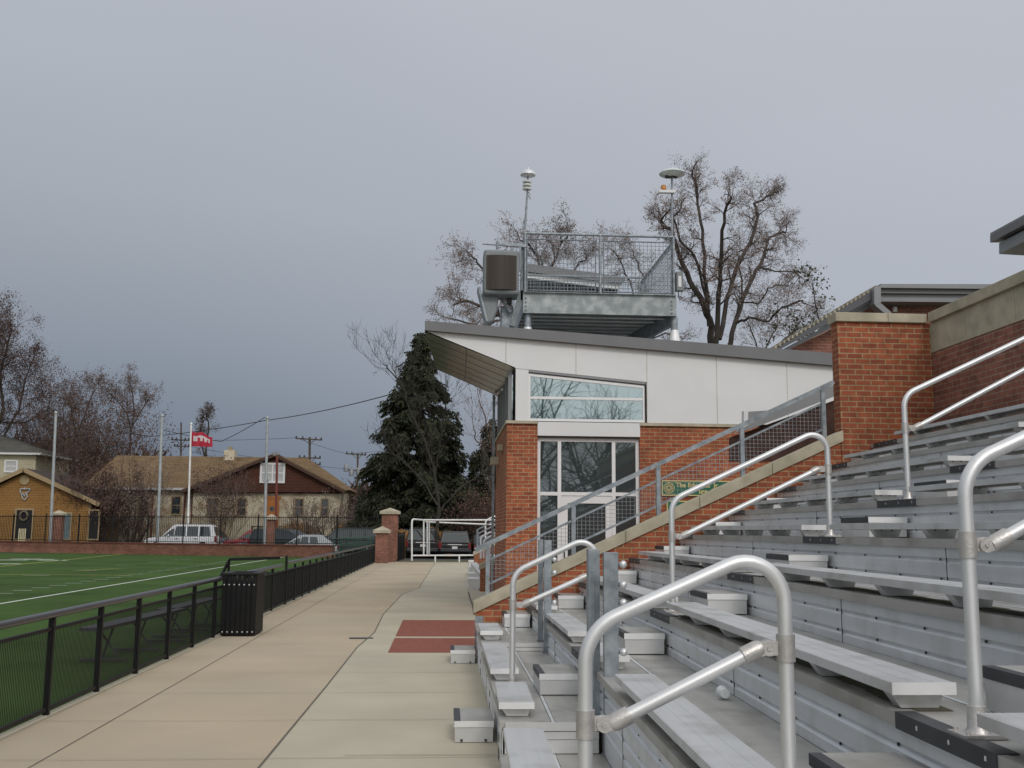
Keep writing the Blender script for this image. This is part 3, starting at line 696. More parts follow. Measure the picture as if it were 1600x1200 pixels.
# green sign on the building wall
s0 = at(1035, 752, BY); s1 = at(1120, 769, BY); sx1 = s0.x + 1.85
gt = thing('building_sign', 'long green sign with gold lettering and a round emblem on the brick wall', 'sign', (s0.x, BY, s1.z))
MB().box(s0.x, BY - .03, s1.z - .06, sx1, BY + .018, s0.z).build('board', 'green_sign', gt)
tr = MB()
for (a, b_, c_, d_) in ((s0.x, s0.z, sx1, s0.z + .02), (s0.x, s1.z - .08, sx1, s1.z - .061)): tr.box(a, BY - .035, b_ + (.0005 if b_ > s1.z else 0), c_, BY + .018, d_)
tr.box(s0.x - .02, BY - .035, s1.z - .08, s0.x - .0005, BY + .018, s0.z + .02)
tr.build('trim', 'gold', gt)
em = MB(); ec = (s0.x + .125, 0, (s0.z + s1.z) / 2 - .03)
for rad in (.105, .03):
    em.tube([(ec[0] + rad * math.cos(t_ * math.pi / 12), BY - .035, ec[2] + rad * math.sin(t_ * math.pi / 12)) for t_ in range(25)], .006, 5)
for i in range(8):
    t_ = i * math.pi / 4; cx, cz = ec[0] + .066 * math.cos(t_), ec[2] + .066 * math.sin(t_)
    em.tube([(cx + .02 * math.cos(q * math.pi / 5), BY - .035, cz + .02 * math.sin(q * math.pi / 5)) for q in range(11)], .006, 4)
em.build('emblem', 'gold', gt)
def text(s_, size, loc, rot, matn, parent, name='lettering', ext=.004, bold=.0):
    c = bpy.data.curves.new('t', 'FONT'); c.body = s_; c.size = size; c.extrude = ext; c.offset = bold
    o = bpy.data.objects.new('t', c); COL.objects.link(o)
    dg = bpy.context.evaluated_depsgraph_get(); dg.update(); me = bpy.data.meshes.new_from_object(o.evaluated_get(dg)); bpy.data.objects.remove(o)
    me.materials.clear(); me.materials.append(M[matn])
    me.transform(Matrix.Translation(Vector(loc) - ORG[parent.name]) @ Matrix.Rotation(rot[0], 4, 'X') if len(rot) == 1 else Matrix.Translation(Vector(loc) - ORG[parent.name]) @ Matrix.Rotation(rot[1], 4, 'Z') @ Matrix.Rotation(rot[0], 4, 'X'))
    r = bpy.data.objects.new(name, me); COL.objects.link(r); r.parent = parent; ORG[r.name] = ORG[parent.name]
    return r
text('The Edwards  Jr', .13, (s0.x + .26, BY - .034, s0.z - .115), (math.pi / 2,), 'gold', gt, bold=.003)
text('ure  S', .13, (s0.x + .72, BY - .034, s0.z - .235), (math.pi / 2,), 'gold', gt, bold=.003)
q0 = at(1031, 800, BY)
st2 = thing('small_sign', 'small green plate with pale edge below the long green sign', 'sign', (q0.x, BY, q0.z - .2))
a = at(1043, 784, BY); MB().box(a.x, BY - .02, a.z - .35, a.x + .5, BY + .018, a.z).build('board', 'green_sign', st2)
MB().box(a.x - .02, BY - .022, a.z - .37, a.x - .0005, BY + .018, a.z + .02).box(a.x, BY - .022, a.z + .0005, a.x + .5, BY + .018, a.z + .02).build('trim', 'gold', st2)

# grey stair stringer seen through the mesh
t = thing('stair_stringer', 'pale grey sloping steel stringer of a stair behind the mesh railing', 'stair', (at(1165, 700, 17).x, 17, 0))
Q = lambda u, v: (lambda q: (q.x, 17.0, q.z))(at(u, v, 17))
MB().prism([Q(1150, 676), Q(1175, 670), Q(1330, 609), Q(1330, 592), Q(1296, 604), Q(1168, 658)], (0, .12, 0)).build('stringer', 'fascia_light', t)
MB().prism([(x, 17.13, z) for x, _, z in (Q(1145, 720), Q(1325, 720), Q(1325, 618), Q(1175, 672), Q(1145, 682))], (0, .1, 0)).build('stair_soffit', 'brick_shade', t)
MB().prism([(x, 17.01, z) for x, _, z in (Q(1170, 658), Q(1170, 643), Q(1205, 641), Q(1205, 645))], (0, .1, 0)).build('side_plate', 'fascia_light', t)
MB().prism([(x, 16.99, z) for x, _, z in (Q(1162, 668), Q(1162, 642), Q(1169, 642), Q(1169, 664))], (0, .13, 0)).build('post', 'white_panel', t)

# ------------------------------------------------------------------ viewing platform on the roof
PY = 21.0; PB = 24.6
M['galv_bounce'] = mat('galvanised_bounce_lit', (.50, .53, .54), .6, .1, .12, 3)  # platform underside: light bounced off the roof is put into this paler steel
pt = thing('roof_platform', 'galvanised steel viewing platform with wire mesh rails on the roof', 'platform', (at(935, 500, PY).x, PY, at(935, 520, PY).z))
PX0, PX1 = at(818, 470, PY).x, at(1056, 470, PY).x
zt_, zb_ = at(935, 459, PY).z, at(935, 492, PY).z
MB().box(PX0, PY, zb_, PX1, PY + .012, zt_).box(PX0, PY - .06, zt_ - .012, PX1, PY - .0005, zt_).box(PX0, PY - .06, zb_, PX1, PY - .0005, zb_ + .012).build('front_beam', 'galv_beam', pt)
for _x in (PX1, PX0 - .012): MB().box(_x, PY, zb_, _x + .012, PB, zt_).build('side_beam', 'galv', pt)
MB().box(PX0 + .003, PY + .015, zt_ - .05, PX1 - .003, PB, zt_ - .02).build('deck', 'galv_bounce', pt)
j = MB()
for i in range(9):
    yy = PY + .35 + i * .38; j.box(PX0 + .003, yy, zb_ + .02, PX1 - .003, yy + .02, zt_ - .051); j.box(PX0 + .003, yy - .06, zb_ + .0, PX1 - .003, yy + .02, zb_ + .019)
j.build('joist', 'galv_bounce', pt)
# bolt plates
bp_ = MB()
for x in (PX0 + .05, PX1 - .09):
    for i in range(4): bp_.lathe((x, PY - .004, zb_ + .07 + i * .085), [(.016, .0), (.016, -.02), (.001, -.022)], 8, 0, 'y')
bp_.build('bolt', 'galv_dark', pt)
zr = at(935, 367, PY).z
for xx in (PX0 + .03, at(938, 400, PY).x, PX1 - .03):
    MB().tube([(xx, PY + .02, zt_), (xx, PY + .02, zr)], .03, 10).build('post', 'galv', pt)
MB().tube([(PX0, PY + .02, zr), (PX1, PY + .02, zr)], .03, 10).build('top_rail', 'galv', pt)
MB().tube([(PX1 - .03, PY + .02, zr - .1), (PX1 - .03, PB, zr - .1)], .032, 8).build('top_rail', 'galv', pt)
MB().tube([(PX1 - .03, PB, zt_), (PX1 - .03, PB, zr - .1)], .03, 8).build('post', 'galv', pt)
MB().tube([(PX0 + .03, PB, zt_), (PX0 + .03, PB, zr)], .03, 8).build('post', 'galv', pt)
MB().tube([(PX0, PB, zr), (PX1, PB, zr)], .028, 8).build('top_rail', 'galv', pt)
def mesh_panel(p, q, z0, z1, s_=.085, r=.0048):
    b = MB(); p = Vector(p); q = Vector(q); n = max(1, round((q - p).length / s_))
    for i in range(n + 1):
        c = p.lerp(q, i / n); b.tube([(c.x, c.y, z0), (c.x, c.y, z1)], r if 0 < i < n else .012, 4, 0, False)
    k = round((z1 - z0) / s_)
    for i in range(k + 1):
        z = z0 + (z1 - z0) * i / k; b.tube([(p.x, p.y, z), (q.x, q.y, z)], r if 0 < i < k else .014, 4, 0, False)
    b.build('mesh', 'galv', pt)
zm0, zm1 = zt_ + .05, at(935, 376, PY).z
xm = at(938, 400, PY).x
mesh_panel((PX0 + .07, PY + .02, 0), (xm - .1, PY + .02, 0), zm0, zm1)
mesh_panel((xm + .07, PY + .02, 0), (PX1 - .08, PY + .02, 0), zm0, zm1)
mesh_panel((PX1 - .03, PY + .1, 0), (PX1 - .03, PB - .1, 0), zm0, zm1 - .05)
mesh_panel((PX0 + .1, PB, 0), (PX1 - .1, PB, 0), zm0, zm1)
for (xx, yy) in ((PX1 - .02, PY + .1), (PX0 + .1, PY + .1), (PX1 - .02, PB - .2), (PX0 + .1, PB - .2)):
    MB().tube([(xx, yy, zb_ - 1.4), (xx, yy, zb_)], .075, 14).build('leg', 'galv', pt)
    MB().lathe((xx, yy, zb_ - 1.0), [(.13, -.2), (.12, 0.5), (.08, .72)], 14).build('leg_sleeve', 'alu_cap', pt)
MB().bar((PX1 - .05, PY + .1, zb_ - .02), (PX1 - 1.0, PY + 2.6, zb_ - .35), .1, .3).build('brace', 'galv_dark', pt)
# roof clerestory behind the mesh
t = thing('roof_monitor', 'low grey sloping roof hood seen through the platform mesh', 'roof hood', (at(890, 440, 26).x, 26, at(890, 455, 26).z))
Z = lambda u, v, Y=26: (lambda q: (q.x, Y, q.z))(at(u, v, Y))
MB().prism([Z(822, 424), Z(972, 443), Z(977, 437), Z(977, 433), Z(822, 411)], (0, .25, 0)).build('roof_slab', 'fascia', t)
MB().prism([Z(822, 434, 26.1), Z(966, 452, 26.1), Z(972, 443.5, 26.1), Z(822, 424.5, 26.1)], (0, .1, 0)).build('trim', 'white_panel', t)
MB().prism([Z(822, 500, 26.2), Z(958, 500, 26.2), Z(966, 448, 26.2), Z(822, 434, 26.2)], (0, .8, 0)).build('wall', 'dark_room', t)

# loudspeakers
t = thing('loudspeaker', 'big square loudspeaker with brown metal grille hung left of the platform', 'loudspeaker', at(783, 460, 20.7), 'grey loudspeakers on the roof platform')
a = at(756, 389, 20.7); b_ = at(811, 460, 20.7)
MB().box(a.x, 20.7, b_.z, b_.x, 21.3, a.z).build('cabinet', 'speaker', t, bevel=.05)
g_ = MB(); n = 10; gx0, gx1 = a.x + .055, b_.x - .055
for i in range(n):
    x0_, x1_ = gx0 + (gx1 - gx0) * i / n, gx0 + (gx1 - gx0) * (i + 1) / n
    y0_ = 20.69 - .05 * math.sin(math.pi * i / n); y1_ = 20.69 - .05 * math.sin(math.pi * (i + 1) / n)
    g_.add([(x0_, y0_, b_.z + .09), (x1_, y1_, b_.z + .09), (x1_, y1_, a.z - .13), (x0_, y0_, a.z - .13)], [(0, 1, 2, 3)], 0, True)
g_.box(gx0, 20.7, b_.z + .09, gx1, 20.705, a.z - .13)
g_.build('grille', 'grille', t)
tb = MB(); q = at(754, 381, 20.9); q2 = at(822, 386, 20.9)
tb.tube([q, q2], .018, 8).tube([at(813, 384, 20.9), at(813, 425, 20.9)], .02, 8).tube([at(777, 378, 20.8), at(777, 389, 20.8)], .03, 8)
tb.bar(at(775, 379, 20.9), at(822, 384, 21.0), .05, .06)
tb.build('bracket', 'galv', t)
t = thing('loudspeaker', 'rounded grey loudspeaker tilted down below the square one', 'loudspeaker', at(765, 500, 21), 'grey loudspeakers on the roof platform')
Z2 = lambda u, v, Y=20.9: (lambda q: (q.x, Y, q.z))(at(u, v, Y))
MB().prism([Z2(751, 462), Z2(757, 496), Z2(762, 505), Z2(770, 502), Z2(777, 485), Z2(779, 458), Z2(757, 455)], (0, .45, 0)).build('cabinet', 'speaker', t, bevel=.04)
MB().prism([Z2(746, 448, 20.88), Z2(750, 447, 20.88), Z2(763, 503, 20.88), Z2(759, 501, 20.88)], (0, .5, 0)).build('front_plate', 'galv', t, bevel=.01)
t = thing('equipment_box', 'dull grey steel box and arms between the speakers and the platform', 'equipment', at(795, 505, 21.2))
a = at(783, 478, 21.2); b_ = at(802, 510, 21.2)
MB().box(a.x, 21.2, b_.z - .2, b_.x, 21.6, a.z).build('box', 'galv', t, bevel=.02)
c = MB(); c.bar(at(800, 510, 21.1), at(816, 455, 21.1), .1, .12).bar(at(780, 463, 21.1), at(798, 488, 21.1), .06, .06).bar(at(779, 459, 21.1), at(812, 461, 21.1), .05, .05).bar(at(817, 380, 21.1), at(817, 470, 21.1), .1, .1)
c.build('arm', 'galv_dark', t)
for (u0, v0, u1, v1) in ((792, 462, 800, 474),): c2_ = MB(); a = at(u0, v0, 21.05); b_ = at(u1, v1, 21.05); c2_.box(a.x, 21.05, b_.z, b_.x, 21.2, a.z); c2_.build('junction', 'screw', t)

# masts with domes
def zl(v, Y=21.1): return at(0, v, Y).z
b0 = at(819, 372, 21.1); b1 = at(824, 303, 21.1); tp = at(825, 270, 21.1)
def zz(u, v, Y=21.1): return at(u, v, Y).z
t = thing('dome_mast', 'slim roof mast with a small silver dome above stacked discs', 'mast', b0, 'masts on the roof platform')
MB().tube([at(818, 460, 21.1), b0, b1, at(824.5, 285, 21.1), at(825, 275, 21.1)], [.03, .028, .022, .022, .02], 8).tube([b1, at(829, 312, 21.1), at(828, 304, 21.1), at(826, 300, 21.1)], .01, 5).build('pole', 'galv', t)
MB().lathe((tp.x, 21.1, zz(825, 274.5)), [(.16, -.0), (.165, .01), (.15, .06), (.11, .105), (.05, .135), (.02, .14), (.02, .18), (.001, .185)], 20).lathe((tp.x, 21.1, zz(825, 274.5)), [(.16, 0), (.05, .03), (.001, .03)], 20).build('dome', 'alu_tube', t)
ds = MB()
for v in (284, 289.5, 295): c = at(823.5, v, 21.1); ds.lathe((c.x, 21.1, c.z), [(.001, -.02), (.095, -.02), (.1, 0), (.06, .03), (.001, .03)], 16)
ds.build('disc', 'alu_cap', t)
b0 = at(1050, 460, 21.1); tp = at(1050, 270, 21.1)
t = thing('dome_mast', 'tall roof mast with a wide pale dish lamp and orange beacon', 'mast', b0, 'masts on the roof platform')
MB().tube([b0, (tp.x, 21.1, tp.z - .05)], [.03, .024], 8).build('pole', 'galv', t)
zq = zz(1050, 272.5)
MB().lathe((tp.x, 21.1, zq), [(.10, -.06), (.27, -.005), (.28, .01), (.25, .05), (.16, .10), (.04, .13), (.02, .13), (.02, .17), (.001, .175)], 24).build('dish', 'lamp_glaze', t)
MB().lathe((tp.x, 21.1, zq), [(.001, -.05), (.13, -.05), (.22, -.015), (.001, -.01)], 16).ball((tp.x - .12, 21.08, zq - .06), .045).ball((tp.x + .1, 21.1, zq - .05), .035).build('lamp_head', 'nosing_dark', t)
a = at(1029, 297, 21.05); b_ = at(1054, 302, 21.05)
MB().box(a.x, 21.0, b_.z, b_.x, 21.12, a.z).build('shelf', 'white_panel', t)
c = at(1037, 297, 21.05); MB().lathe((c.x, 21.06, c.z), [(.075, 0), (.075, .02), (.058, .03), (.058, .095), (.045, .11), (.001, .112)], 14).build('beacon', 'amber', t)
a = at(1057, 424, 20.95); b_ = at(1068, 454, 20.95)
t = thing('junction_box', 'pale grey electrical box on the right side of the roof platform', 'electrical box', (b_.x, 21, b_.z))
MB().box(a.x, 20.95, b_.z, b_.x, 21.1, a.z).build('box', 'speaker', t, bevel=.01)
MB().box(a.x + .035, 20.94, b_.z + .08, b_.x - .045, 20.949, a.z - .1).build('cover', 'white_panel', t)
MB().tube([at(1060, 454, 21), at(1060, 462, 21), at(1067, 466, 21), at(1063, 468, 21), at(1059, 463, 21)], .012, 5).build('cable', 'nosing_dark', t)

# ------------------------------------------------------------------ brick building behind the pillar, upper right
UY = 24.0
t = thing('rear_building', 'brick building with ribbed grey roof edges behind the pillar', 'building', (at(1300, 600, UY).x, UY, 0))
U = lambda u, v, Y=UY: (lambda q: (q.x, Y, q.z))(at(u, v, Y))
MB().prism([U(1228, 650), U(1500, 650), U(1500, 470), U(1376, 470), U(1290, 520), U(1228, 546)], (0, 8, 0)).build('wall', 'brick_dark', t)
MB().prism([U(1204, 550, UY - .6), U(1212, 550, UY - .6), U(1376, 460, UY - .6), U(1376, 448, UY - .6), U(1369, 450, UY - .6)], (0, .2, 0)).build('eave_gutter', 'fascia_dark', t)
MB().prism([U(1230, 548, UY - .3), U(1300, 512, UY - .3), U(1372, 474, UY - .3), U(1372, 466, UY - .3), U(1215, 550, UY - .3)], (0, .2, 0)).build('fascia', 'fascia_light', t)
rb = MB()
for i in range(26):
    q = Vector(U(1206, 547, UY - .55)).lerp(Vector(U(1370, 449, UY - .55)), i / 25.0); rb.box(q.x - .025, q.y, q.z - .02, q.x + .015, q.y + 1, q.z + .05)
rb.build('roof_rib', 'coping', t)
mt = MB()
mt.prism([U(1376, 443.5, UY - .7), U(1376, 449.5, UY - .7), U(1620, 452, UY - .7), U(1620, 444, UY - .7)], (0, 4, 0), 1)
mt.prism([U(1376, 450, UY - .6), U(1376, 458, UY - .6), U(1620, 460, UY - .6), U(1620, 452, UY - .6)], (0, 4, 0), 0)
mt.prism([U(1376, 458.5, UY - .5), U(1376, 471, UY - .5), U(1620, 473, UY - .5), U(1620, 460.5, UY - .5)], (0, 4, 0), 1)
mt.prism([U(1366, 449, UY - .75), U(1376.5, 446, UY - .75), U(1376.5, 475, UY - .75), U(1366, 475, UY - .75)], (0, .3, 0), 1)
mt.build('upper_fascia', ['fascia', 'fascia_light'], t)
MB().prism([U(1366, 476, UY - .75), U(1377, 474, UY - .75), U(1394, 489, UY - .75), U(1383, 490, UY - .75)], (0, .3, 0)).build('bracket', 'fascia_light', t)
MB().prism([U(1396, 479, UY - .08), U(1402, 479, UY - .08), U(1402, 487, UY - .08), U(1396, 487, UY - .08)], (0, .07, 0)).build('wall_light', 'white_panel', t)
t = thing('roof_overhang', 'dark grey roof corner jutting in at the upper right edge', 'roof', U(1600, 380, 12))
V_ = lambda u, v, Y=12: (lambda q: (q.x, Y, q.z))(at(u, v, Y))
MB().prism([V_(1547, 368), V_(1547, 379), V_(1562, 379), V_(1700, 322), V_(1700, 300)], (0, -3, 0)).build('eave', 'fascia', t)
MB().prism([V_(1561, 380, 11.9), V_(1561, 397, 11.9), V_(1700, 405, 11.9), V_(1700, 325, 11.9)], (0, -2.6, 0)).build('soffit_beam', 'fascia_light', t)
rb = MB()
for i in range(7):
    q = Vector(V_(1551, 366)).lerp(Vector(V_(1700, 300)), i / 6.0); rb.box(q.x - .02, q.y - 3, q.z - .01, q.x + .02, q.y + .02, q.z + .02)
rb.build('roof_rib', 'fascia_light', t)
# ------------------------------------------------------------------ black walkway fence
FX = -3.46
ft_ = thing('walkway_fence', 'long low black picket fence with grey round top rail between walkway and field', 'fence', (FX, 20, 0))
ys = [8.24 + 1.315 * i for i in range(-4, 11)] + [23.2 + 1.36 * i for i in range(0, 22)]
ys = [y for y in ys if y < 52.4]
RT = 0.885
MB().tube([(FX, 2.5, RT), (FX, 22.5, RT)], .034, 12).build('top_rail', 'rail_grey', ft_)
MB().tube([(FX, 23.3, RT + .03), (FX, 52.4, RT + .03)], .034, 8).build('top_rail', 'rail_grey', ft_)
for i, y in enumerate(ys):
    tall = abs(y - 22.6) < 1.0
    z1 = 1.08 if abs(y - 22.705) < .72 or abs(y - 23.2) < .1 else RT - .03
    if abs(y - 21.39) < .1: z1 = RT - .03
    MB().box(FX - .025, y - .022, 0, FX + .025, y + .022, z1).build('post', 'black', ft_)
    if i + 1 < len(ys):
        y2 = ys[i + 1]
        b = MB(); b.box(FX - .014, y + .023, .745, FX + .014, y2 - .023, .775).box(FX - .014, y + .023, .055, FX + .014, y2 - .023, .085)
        yy = y + .05
        while yy < y2 - .03:
            b.box(FX - .0022, yy, .086, FX + .0022, yy + .0055, .744); yy += .034
        b.build('picket_panel', 'black', ft_)

# open gate leaf on the field side
t = thing('field_gate', 'black gate leaf standing open onto the turf by the trash bin', 'gate', (FX - .1, 22.6, 0))
b = MB(); g0 = at(358, 873, 22.6); 
b.bar((g0.x, 22.6, 1.0), (FX - .05, 22.6, 1.04), .05, .06).bar((g0.x, 22.6, 1.0), (g0.x, 22.6, 0.02), .05, .05).bar((g0.x, 22.6, .72), (FX - .05, 22.6, .72), .03, .03).bar((g0.x, 22.6, .08), (FX - .05, 22.6, .08), .03, .03)
b.bar((g0.x, 22.58, .97), (g0.x - .16, 22.4, .55), .04, .05)
b.build('frame', 'black', t)
b = MB(); x = g0.x + .08
while x < FX - .06: b.box(x, 22.595, .1, x + .012, 22.61, .72); x += .075
b.build('pickets', 'black', t)

# slatted trash bin
t = thing('trash_bin', 'black slatted square trash bin standing against the walkway fence', 'trash bin', (-3.1, 16.9, 0))
x0, x1 = onz(361, 985).x + .02, onz(413, 986).x; y0 = 16.5; y1 = 17.25; H = .95
MB().box(x0 + .03, y0 + .03, .03, x1 - .03, y1 - .03, H - .1).build('liner', 'dark_room', t)
sl_ = MB(); n = 7
for i in range(n):
    xa = x0 + (x1 - x0) * i / n + .008; xb = x0 + (x1 - x0) * (i + 1) / n - .008
    sl_.prism([(xa, y0, .02), (xb, y0, .02), (xb, y0, H - .12), (xb + .005, y0 - .03, H), (xa + .005, y0 - .03, H), (xa, y0, H - .12)][:0] or [(xa, y0, .02), (xb, y0, .02), (xb, y0, H - .02), (xa, y0, H - .02)], (0, .025, 0))
for i in range(8):
    ya = y0 + .03 + (y1 - y0 - .06) * i / 8 + .008; yb = y0 + .03 + (y1 - y0 - .06) * (i + 1) / 8 - .008
    sl_.box(x1 - .025, ya, .02, x1, yb, H - .02); sl_.box(x0, ya, .02, x0 + .025, yb, H - .02)
sl_.build('slats', 'black', t, bevel=.004)
MB().box(x0 - .02, y0 - .02, H - .019, x1 + .02, y0 + .1, H + .02).box(x0 - .02, y1 - .1, H - .019, x1 + .02, y1 + .02, H + .02).box(x0 - .02, y0 + .101, H - .019, x0 + .1, y1 - .101, H + .02).box(x1 - .1, y0 + .101, H - .019, x1 + .02, y1 - .101, H + .02).build('rim', 'black', t, bevel=.006)
for i in range(n):
    xc = x0 + (x1 - x0) * (i + .5) / n
    for z in (.07, .79): MB().box(xc - .009, y0 - .006, z - .009, xc + .009, y0 - .0005, z + .009).build('bolt', 'white_dot', t)

# team bench behind the fence
def team_bench(xa, ya, xb, yb, label):
    t = thing('team_bench', label, 'bench', ((xa + xb) / 2, (ya + yb) / 2, 0), 'dark benches on the turf behind the fence')
    MB().bar((xa, ya, .44), (xb, yb, .44), .26, .04).build('seat', 'rail_grey', t)
    d = (Vector((xb, yb, 0)) - Vector((xa, ya, 0))).normalized(); n = Vector((-d.y, d.x, 0))
    for f_ in (.15, .5, .85):
        c = Vector((xa, ya, 0)).lerp(Vector((xb, yb, 0)), f_)
        MB().bar(c - n * .3 + Vector((0, 0, .03)), c + n * .3 + Vector((0, 0, .03)), .03, .03).bar(c + n * .02 + Vector((0, 0, .05)), c - n * .1 + Vector((0, 0, .42)), .022, .022).bar(c - n * .2 + Vector((0, 0, .05)), c + n * .1 + Vector((0, 0, .42)), .022, .022).build('leg', 'rail_grey', t)
a = onz(140, 981, .46); b = onz(278, 950, .46)
team_bench(a.x, a.y, b.x, b.y, 'dark metal bench on the turf seen through the pickets, nearest the camera')
team_bench(-4.15, 15.9, -4.0, 18.6, 'dark metal bench on the turf partly hidden behind the trash bin')

# ------------------------------------------------------------------ brick gate piers, low wall and iron fence
def pier(u0, u1, vtop, Y, label, capw=.12, depth=None):
    x0, x1 = at(u0, 830, Y).x, at(u1, 830, Y).x; z1 = at((u0 + u1) / 2, vtop, Y).z; dp = depth or (x1 - x0)
    t = thing('brick_pier', label, 'brick pier', ((x0 + x1) / 2, Y, 0), 'brick piers with pale pointed caps')
    MB().box(x0, Y, 0, x1, Y + dp, z1 - .35).build('shaft', 'brick_dark', t)
    c = MB(); c.box(x0 - capw, Y - capw, z1 - .35, x1 + capw, Y + dp + capw, z1 - .2)
    xm, ym = (x0 + x1) / 2, Y + dp / 2
    c.add([(x0 - capw, Y - capw, z1 - .2), (x1 + capw, Y - capw, z1 - .2), (x1 + capw, Y + dp + capw, z1 - .2), (x0 - capw, Y + dp + capw, z1 - .2), (xm, ym, z1)], [(0, 1, 4), (1, 2, 4), (2, 3, 4), (3, 0, 4)])
    c.build('cap', 'coping', t)
    return t
pier(596, 621, 793, 56, 'tall brick pier with pointed cap at the gateway')
pier(587, 606, 822, 52.6, 'short brick pier at the end of the black fence')
xa_ = at(601, 830, 54.4).x; xb_ = at(614, 830, 54.4).x
MB().box(xa_, 54.4, 0, xb_, 54.9, at(605, 812, 54.4).z).build('brick_pier', 'brick_dark', base=(xa_, 54.4, 0), label='plain brick stub without a cap between the tall and the short pier', cat='brick pier', group='brick piers with pale pointed caps')
pier(81, 95, 797, 72.4, 'brick pier in the low field wall in front of the yellow house')
pier(417, 428, 803, 65.6, 'brick pier in the low field wall behind the third tall pole')
w0 = Vector((-48, 78.3, 0)); w1 = at(522, 860, 62.5); w1.z = 0
t = thing('field_wall', 'low red brick wall along the far side of the field', 'brick wall', (w0 + w1) / 2)
MB().bar(w0 + Vector((0, 0, .33)), w1 + Vector((0, 0, .33)), .3, .66).build('wall', 'brick_dark', t)
MB().bar(w0 + Vector((0, 0, .70)), w1 + Vector((0, 0, .70)), .4, .08).build('coping', mat('brick_cap', (.16, .06, .045), .9), t)
def iron_fence(p, q, z0, z1, label, step=.13, postn=2.6):
    t = thing('iron_fence', label, 'fence', (p + q) / 2, 'black iron picket fences around the parking lot')
    d = q - p; n = int(d.length / postn)
    MB().bar(p + Vector((0, 0, z1 - .1)), q + Vector((0, 0, z1 - .1)), .04, .04).build('top_rail', 'black', t)
    MB().bar(p + Vector((0, 0, z0 + .1)), q + Vector((0, 0, z0 + .1)), .04, .04).build('bottom_rail', 'black', t)
    b = MB(); k = int(d.length / step)
    for i in range(k):
        c = p + d * (i / k); b.box(c.x - .011, c.y - .011, z0 + .02, c.x + .011, c.y + .011, z1)
    b.build('pickets', 'black', t, kind=None)
    for i in range(n + 1):
        c = p + d * (i / n); MB().box(c.x - .035, c.y - .035, z0, c.x + .035, c.y + .035, z1 + .08).build('post', 'black', t)
iron_fence(w0 + Vector((0, .05, 0)), at(590, 860, 60).xy.to_3d(), .74, 2.45, 'black iron picket fence standing on the low brick field wall')
iron_fence(Vector((at(622, 860, 56).x, 56.3, 0)), Vector((at(628, 860, 57).x, 60, 0)), 0, 1.5, 'short dark iron fence beside the tall gate pier')

# green metal frames by the fence end
t = thing('metal_stand', 'dark green tubular metal stand parked at the end of the field', 'metal stand', at(545, 860, 50).xy.to_3d())
M['green_metal'] = mat('green_metal', (.012, .045, .032), .5)
M['brown_cap'] = M['green_metal']
b = MB()
for k in range(3):
    Y = 50 + k * 1.6
    za, zb2 = at(520, 862 - k * 3, Y).z, at(520, 842 - k, Y).z
    xa, xb = at(521 + k * 12, 850, Y).x, at(578 + k * 4, 850, Y).x
    b.tube([(xa, Y, 0), (xa, Y, zb2), (xb, Y, zb2 + .05), (xb, Y, 0)], .035, 6); b.tube([(xa, Y, (za + zb2) / 2), (xb, Y, (za + zb2) / 2)], .03, 6)
    for i in range(5): x = xa + (xb - xa) * (i + .5) / 5; b.tube([(x, Y, 0), (x + .15, Y, zb2)], .022, 5)
b.build('frame', 'green_metal', t)
for k in range(3): MB().bar((at(523, 850, 50).x, 50.2 + k * .8, .45 + k * .25), (at(576, 850, 50).x, 50.2 + k * .8, .45 + k * .25), .28, .05).build('plank', 'green_metal', t)

# white pipe barrier at the end of the walkway
t = thing('pipe_barrier', 'tall white pipe railing across the far end of the walkway', 'railing', at(700, 876, 54).xy.to_3d())
wz = lambda u, v, Y=53.5: at(u, v, Y)
b = MB(); r = .045
pts = fillet([wz(643.5, 876), wz(643.5, 811), at(662, 812.5, 55.5), at(776, 812.5, 55.5)], [.25, .1], 4); b.tube(pts, r, 8).build('top_rail', 'white_pipe', t)
MB().tube([wz(643, 868), wz(750, 867.5)], r * .9, 8).tube([at(665, 815.5, 58), at(776, 820, 58)], r, 8).build('rail', 'white_pipe', t)
for u, v0, v1, Y in ((662, 867, 813, 55.4), (667.5, 866, 815, 58), (670.5, 866, 816, 58.6)): MB().tube([at(u, v0, Y), at(u, v1, Y)], r * .9, 8).build('post', 'white_pipe', t)
for u in (680, 717.5): MB().tube([wz(u, 878), wz(u, 868)], r * .9, 8).build('post', 'white_pipe', t)

# ------------------------------------------------------------------ far part of the stand beyond the building
fz = lambda x, x0, z0: z0 + .47 * (x - x0)
a = at(749, 882, 28.6)
ramp_wall(a.x, a.x + 3.2, 28.6, 28.9, lambda x: fz(x, a.x, a.z), 'lower far brick ramp wall with pale coping beyond the press building')
a2 = at(739.5, 862, 40)
ramp_wall(a2.x, a2.x + 3.2, 40, 40.3, lambda x: fz(x, a2.x, a2.z), 'most distant brick ramp wall with pale coping')
ff = thing('far_bleacher', 'far section of aluminium bleachers beyond the press building', 'bleachers', (1.6, 34, 0))
for k in range(3):
    MB().box(1.05 + k * .675, 29.0, dz(k) - .3 if k else 0, 1.1 + k * .675, 39.9, dz(k)).build('riser', 'alu_riser', ff)
    MB().box(1.1 + k * .675, 29.0, dz(k) - .04, 1.05 + (k + 1) * .675, 39.9, dz(k)).build('tread', 'alu_deck', ff)
    MB().box(1.02 + k * .675, 29.3, dz(k) + .05, 1.26 + k * .675, 39.7, dz(k) + .095).build('seat', 'alu_seat', ff)
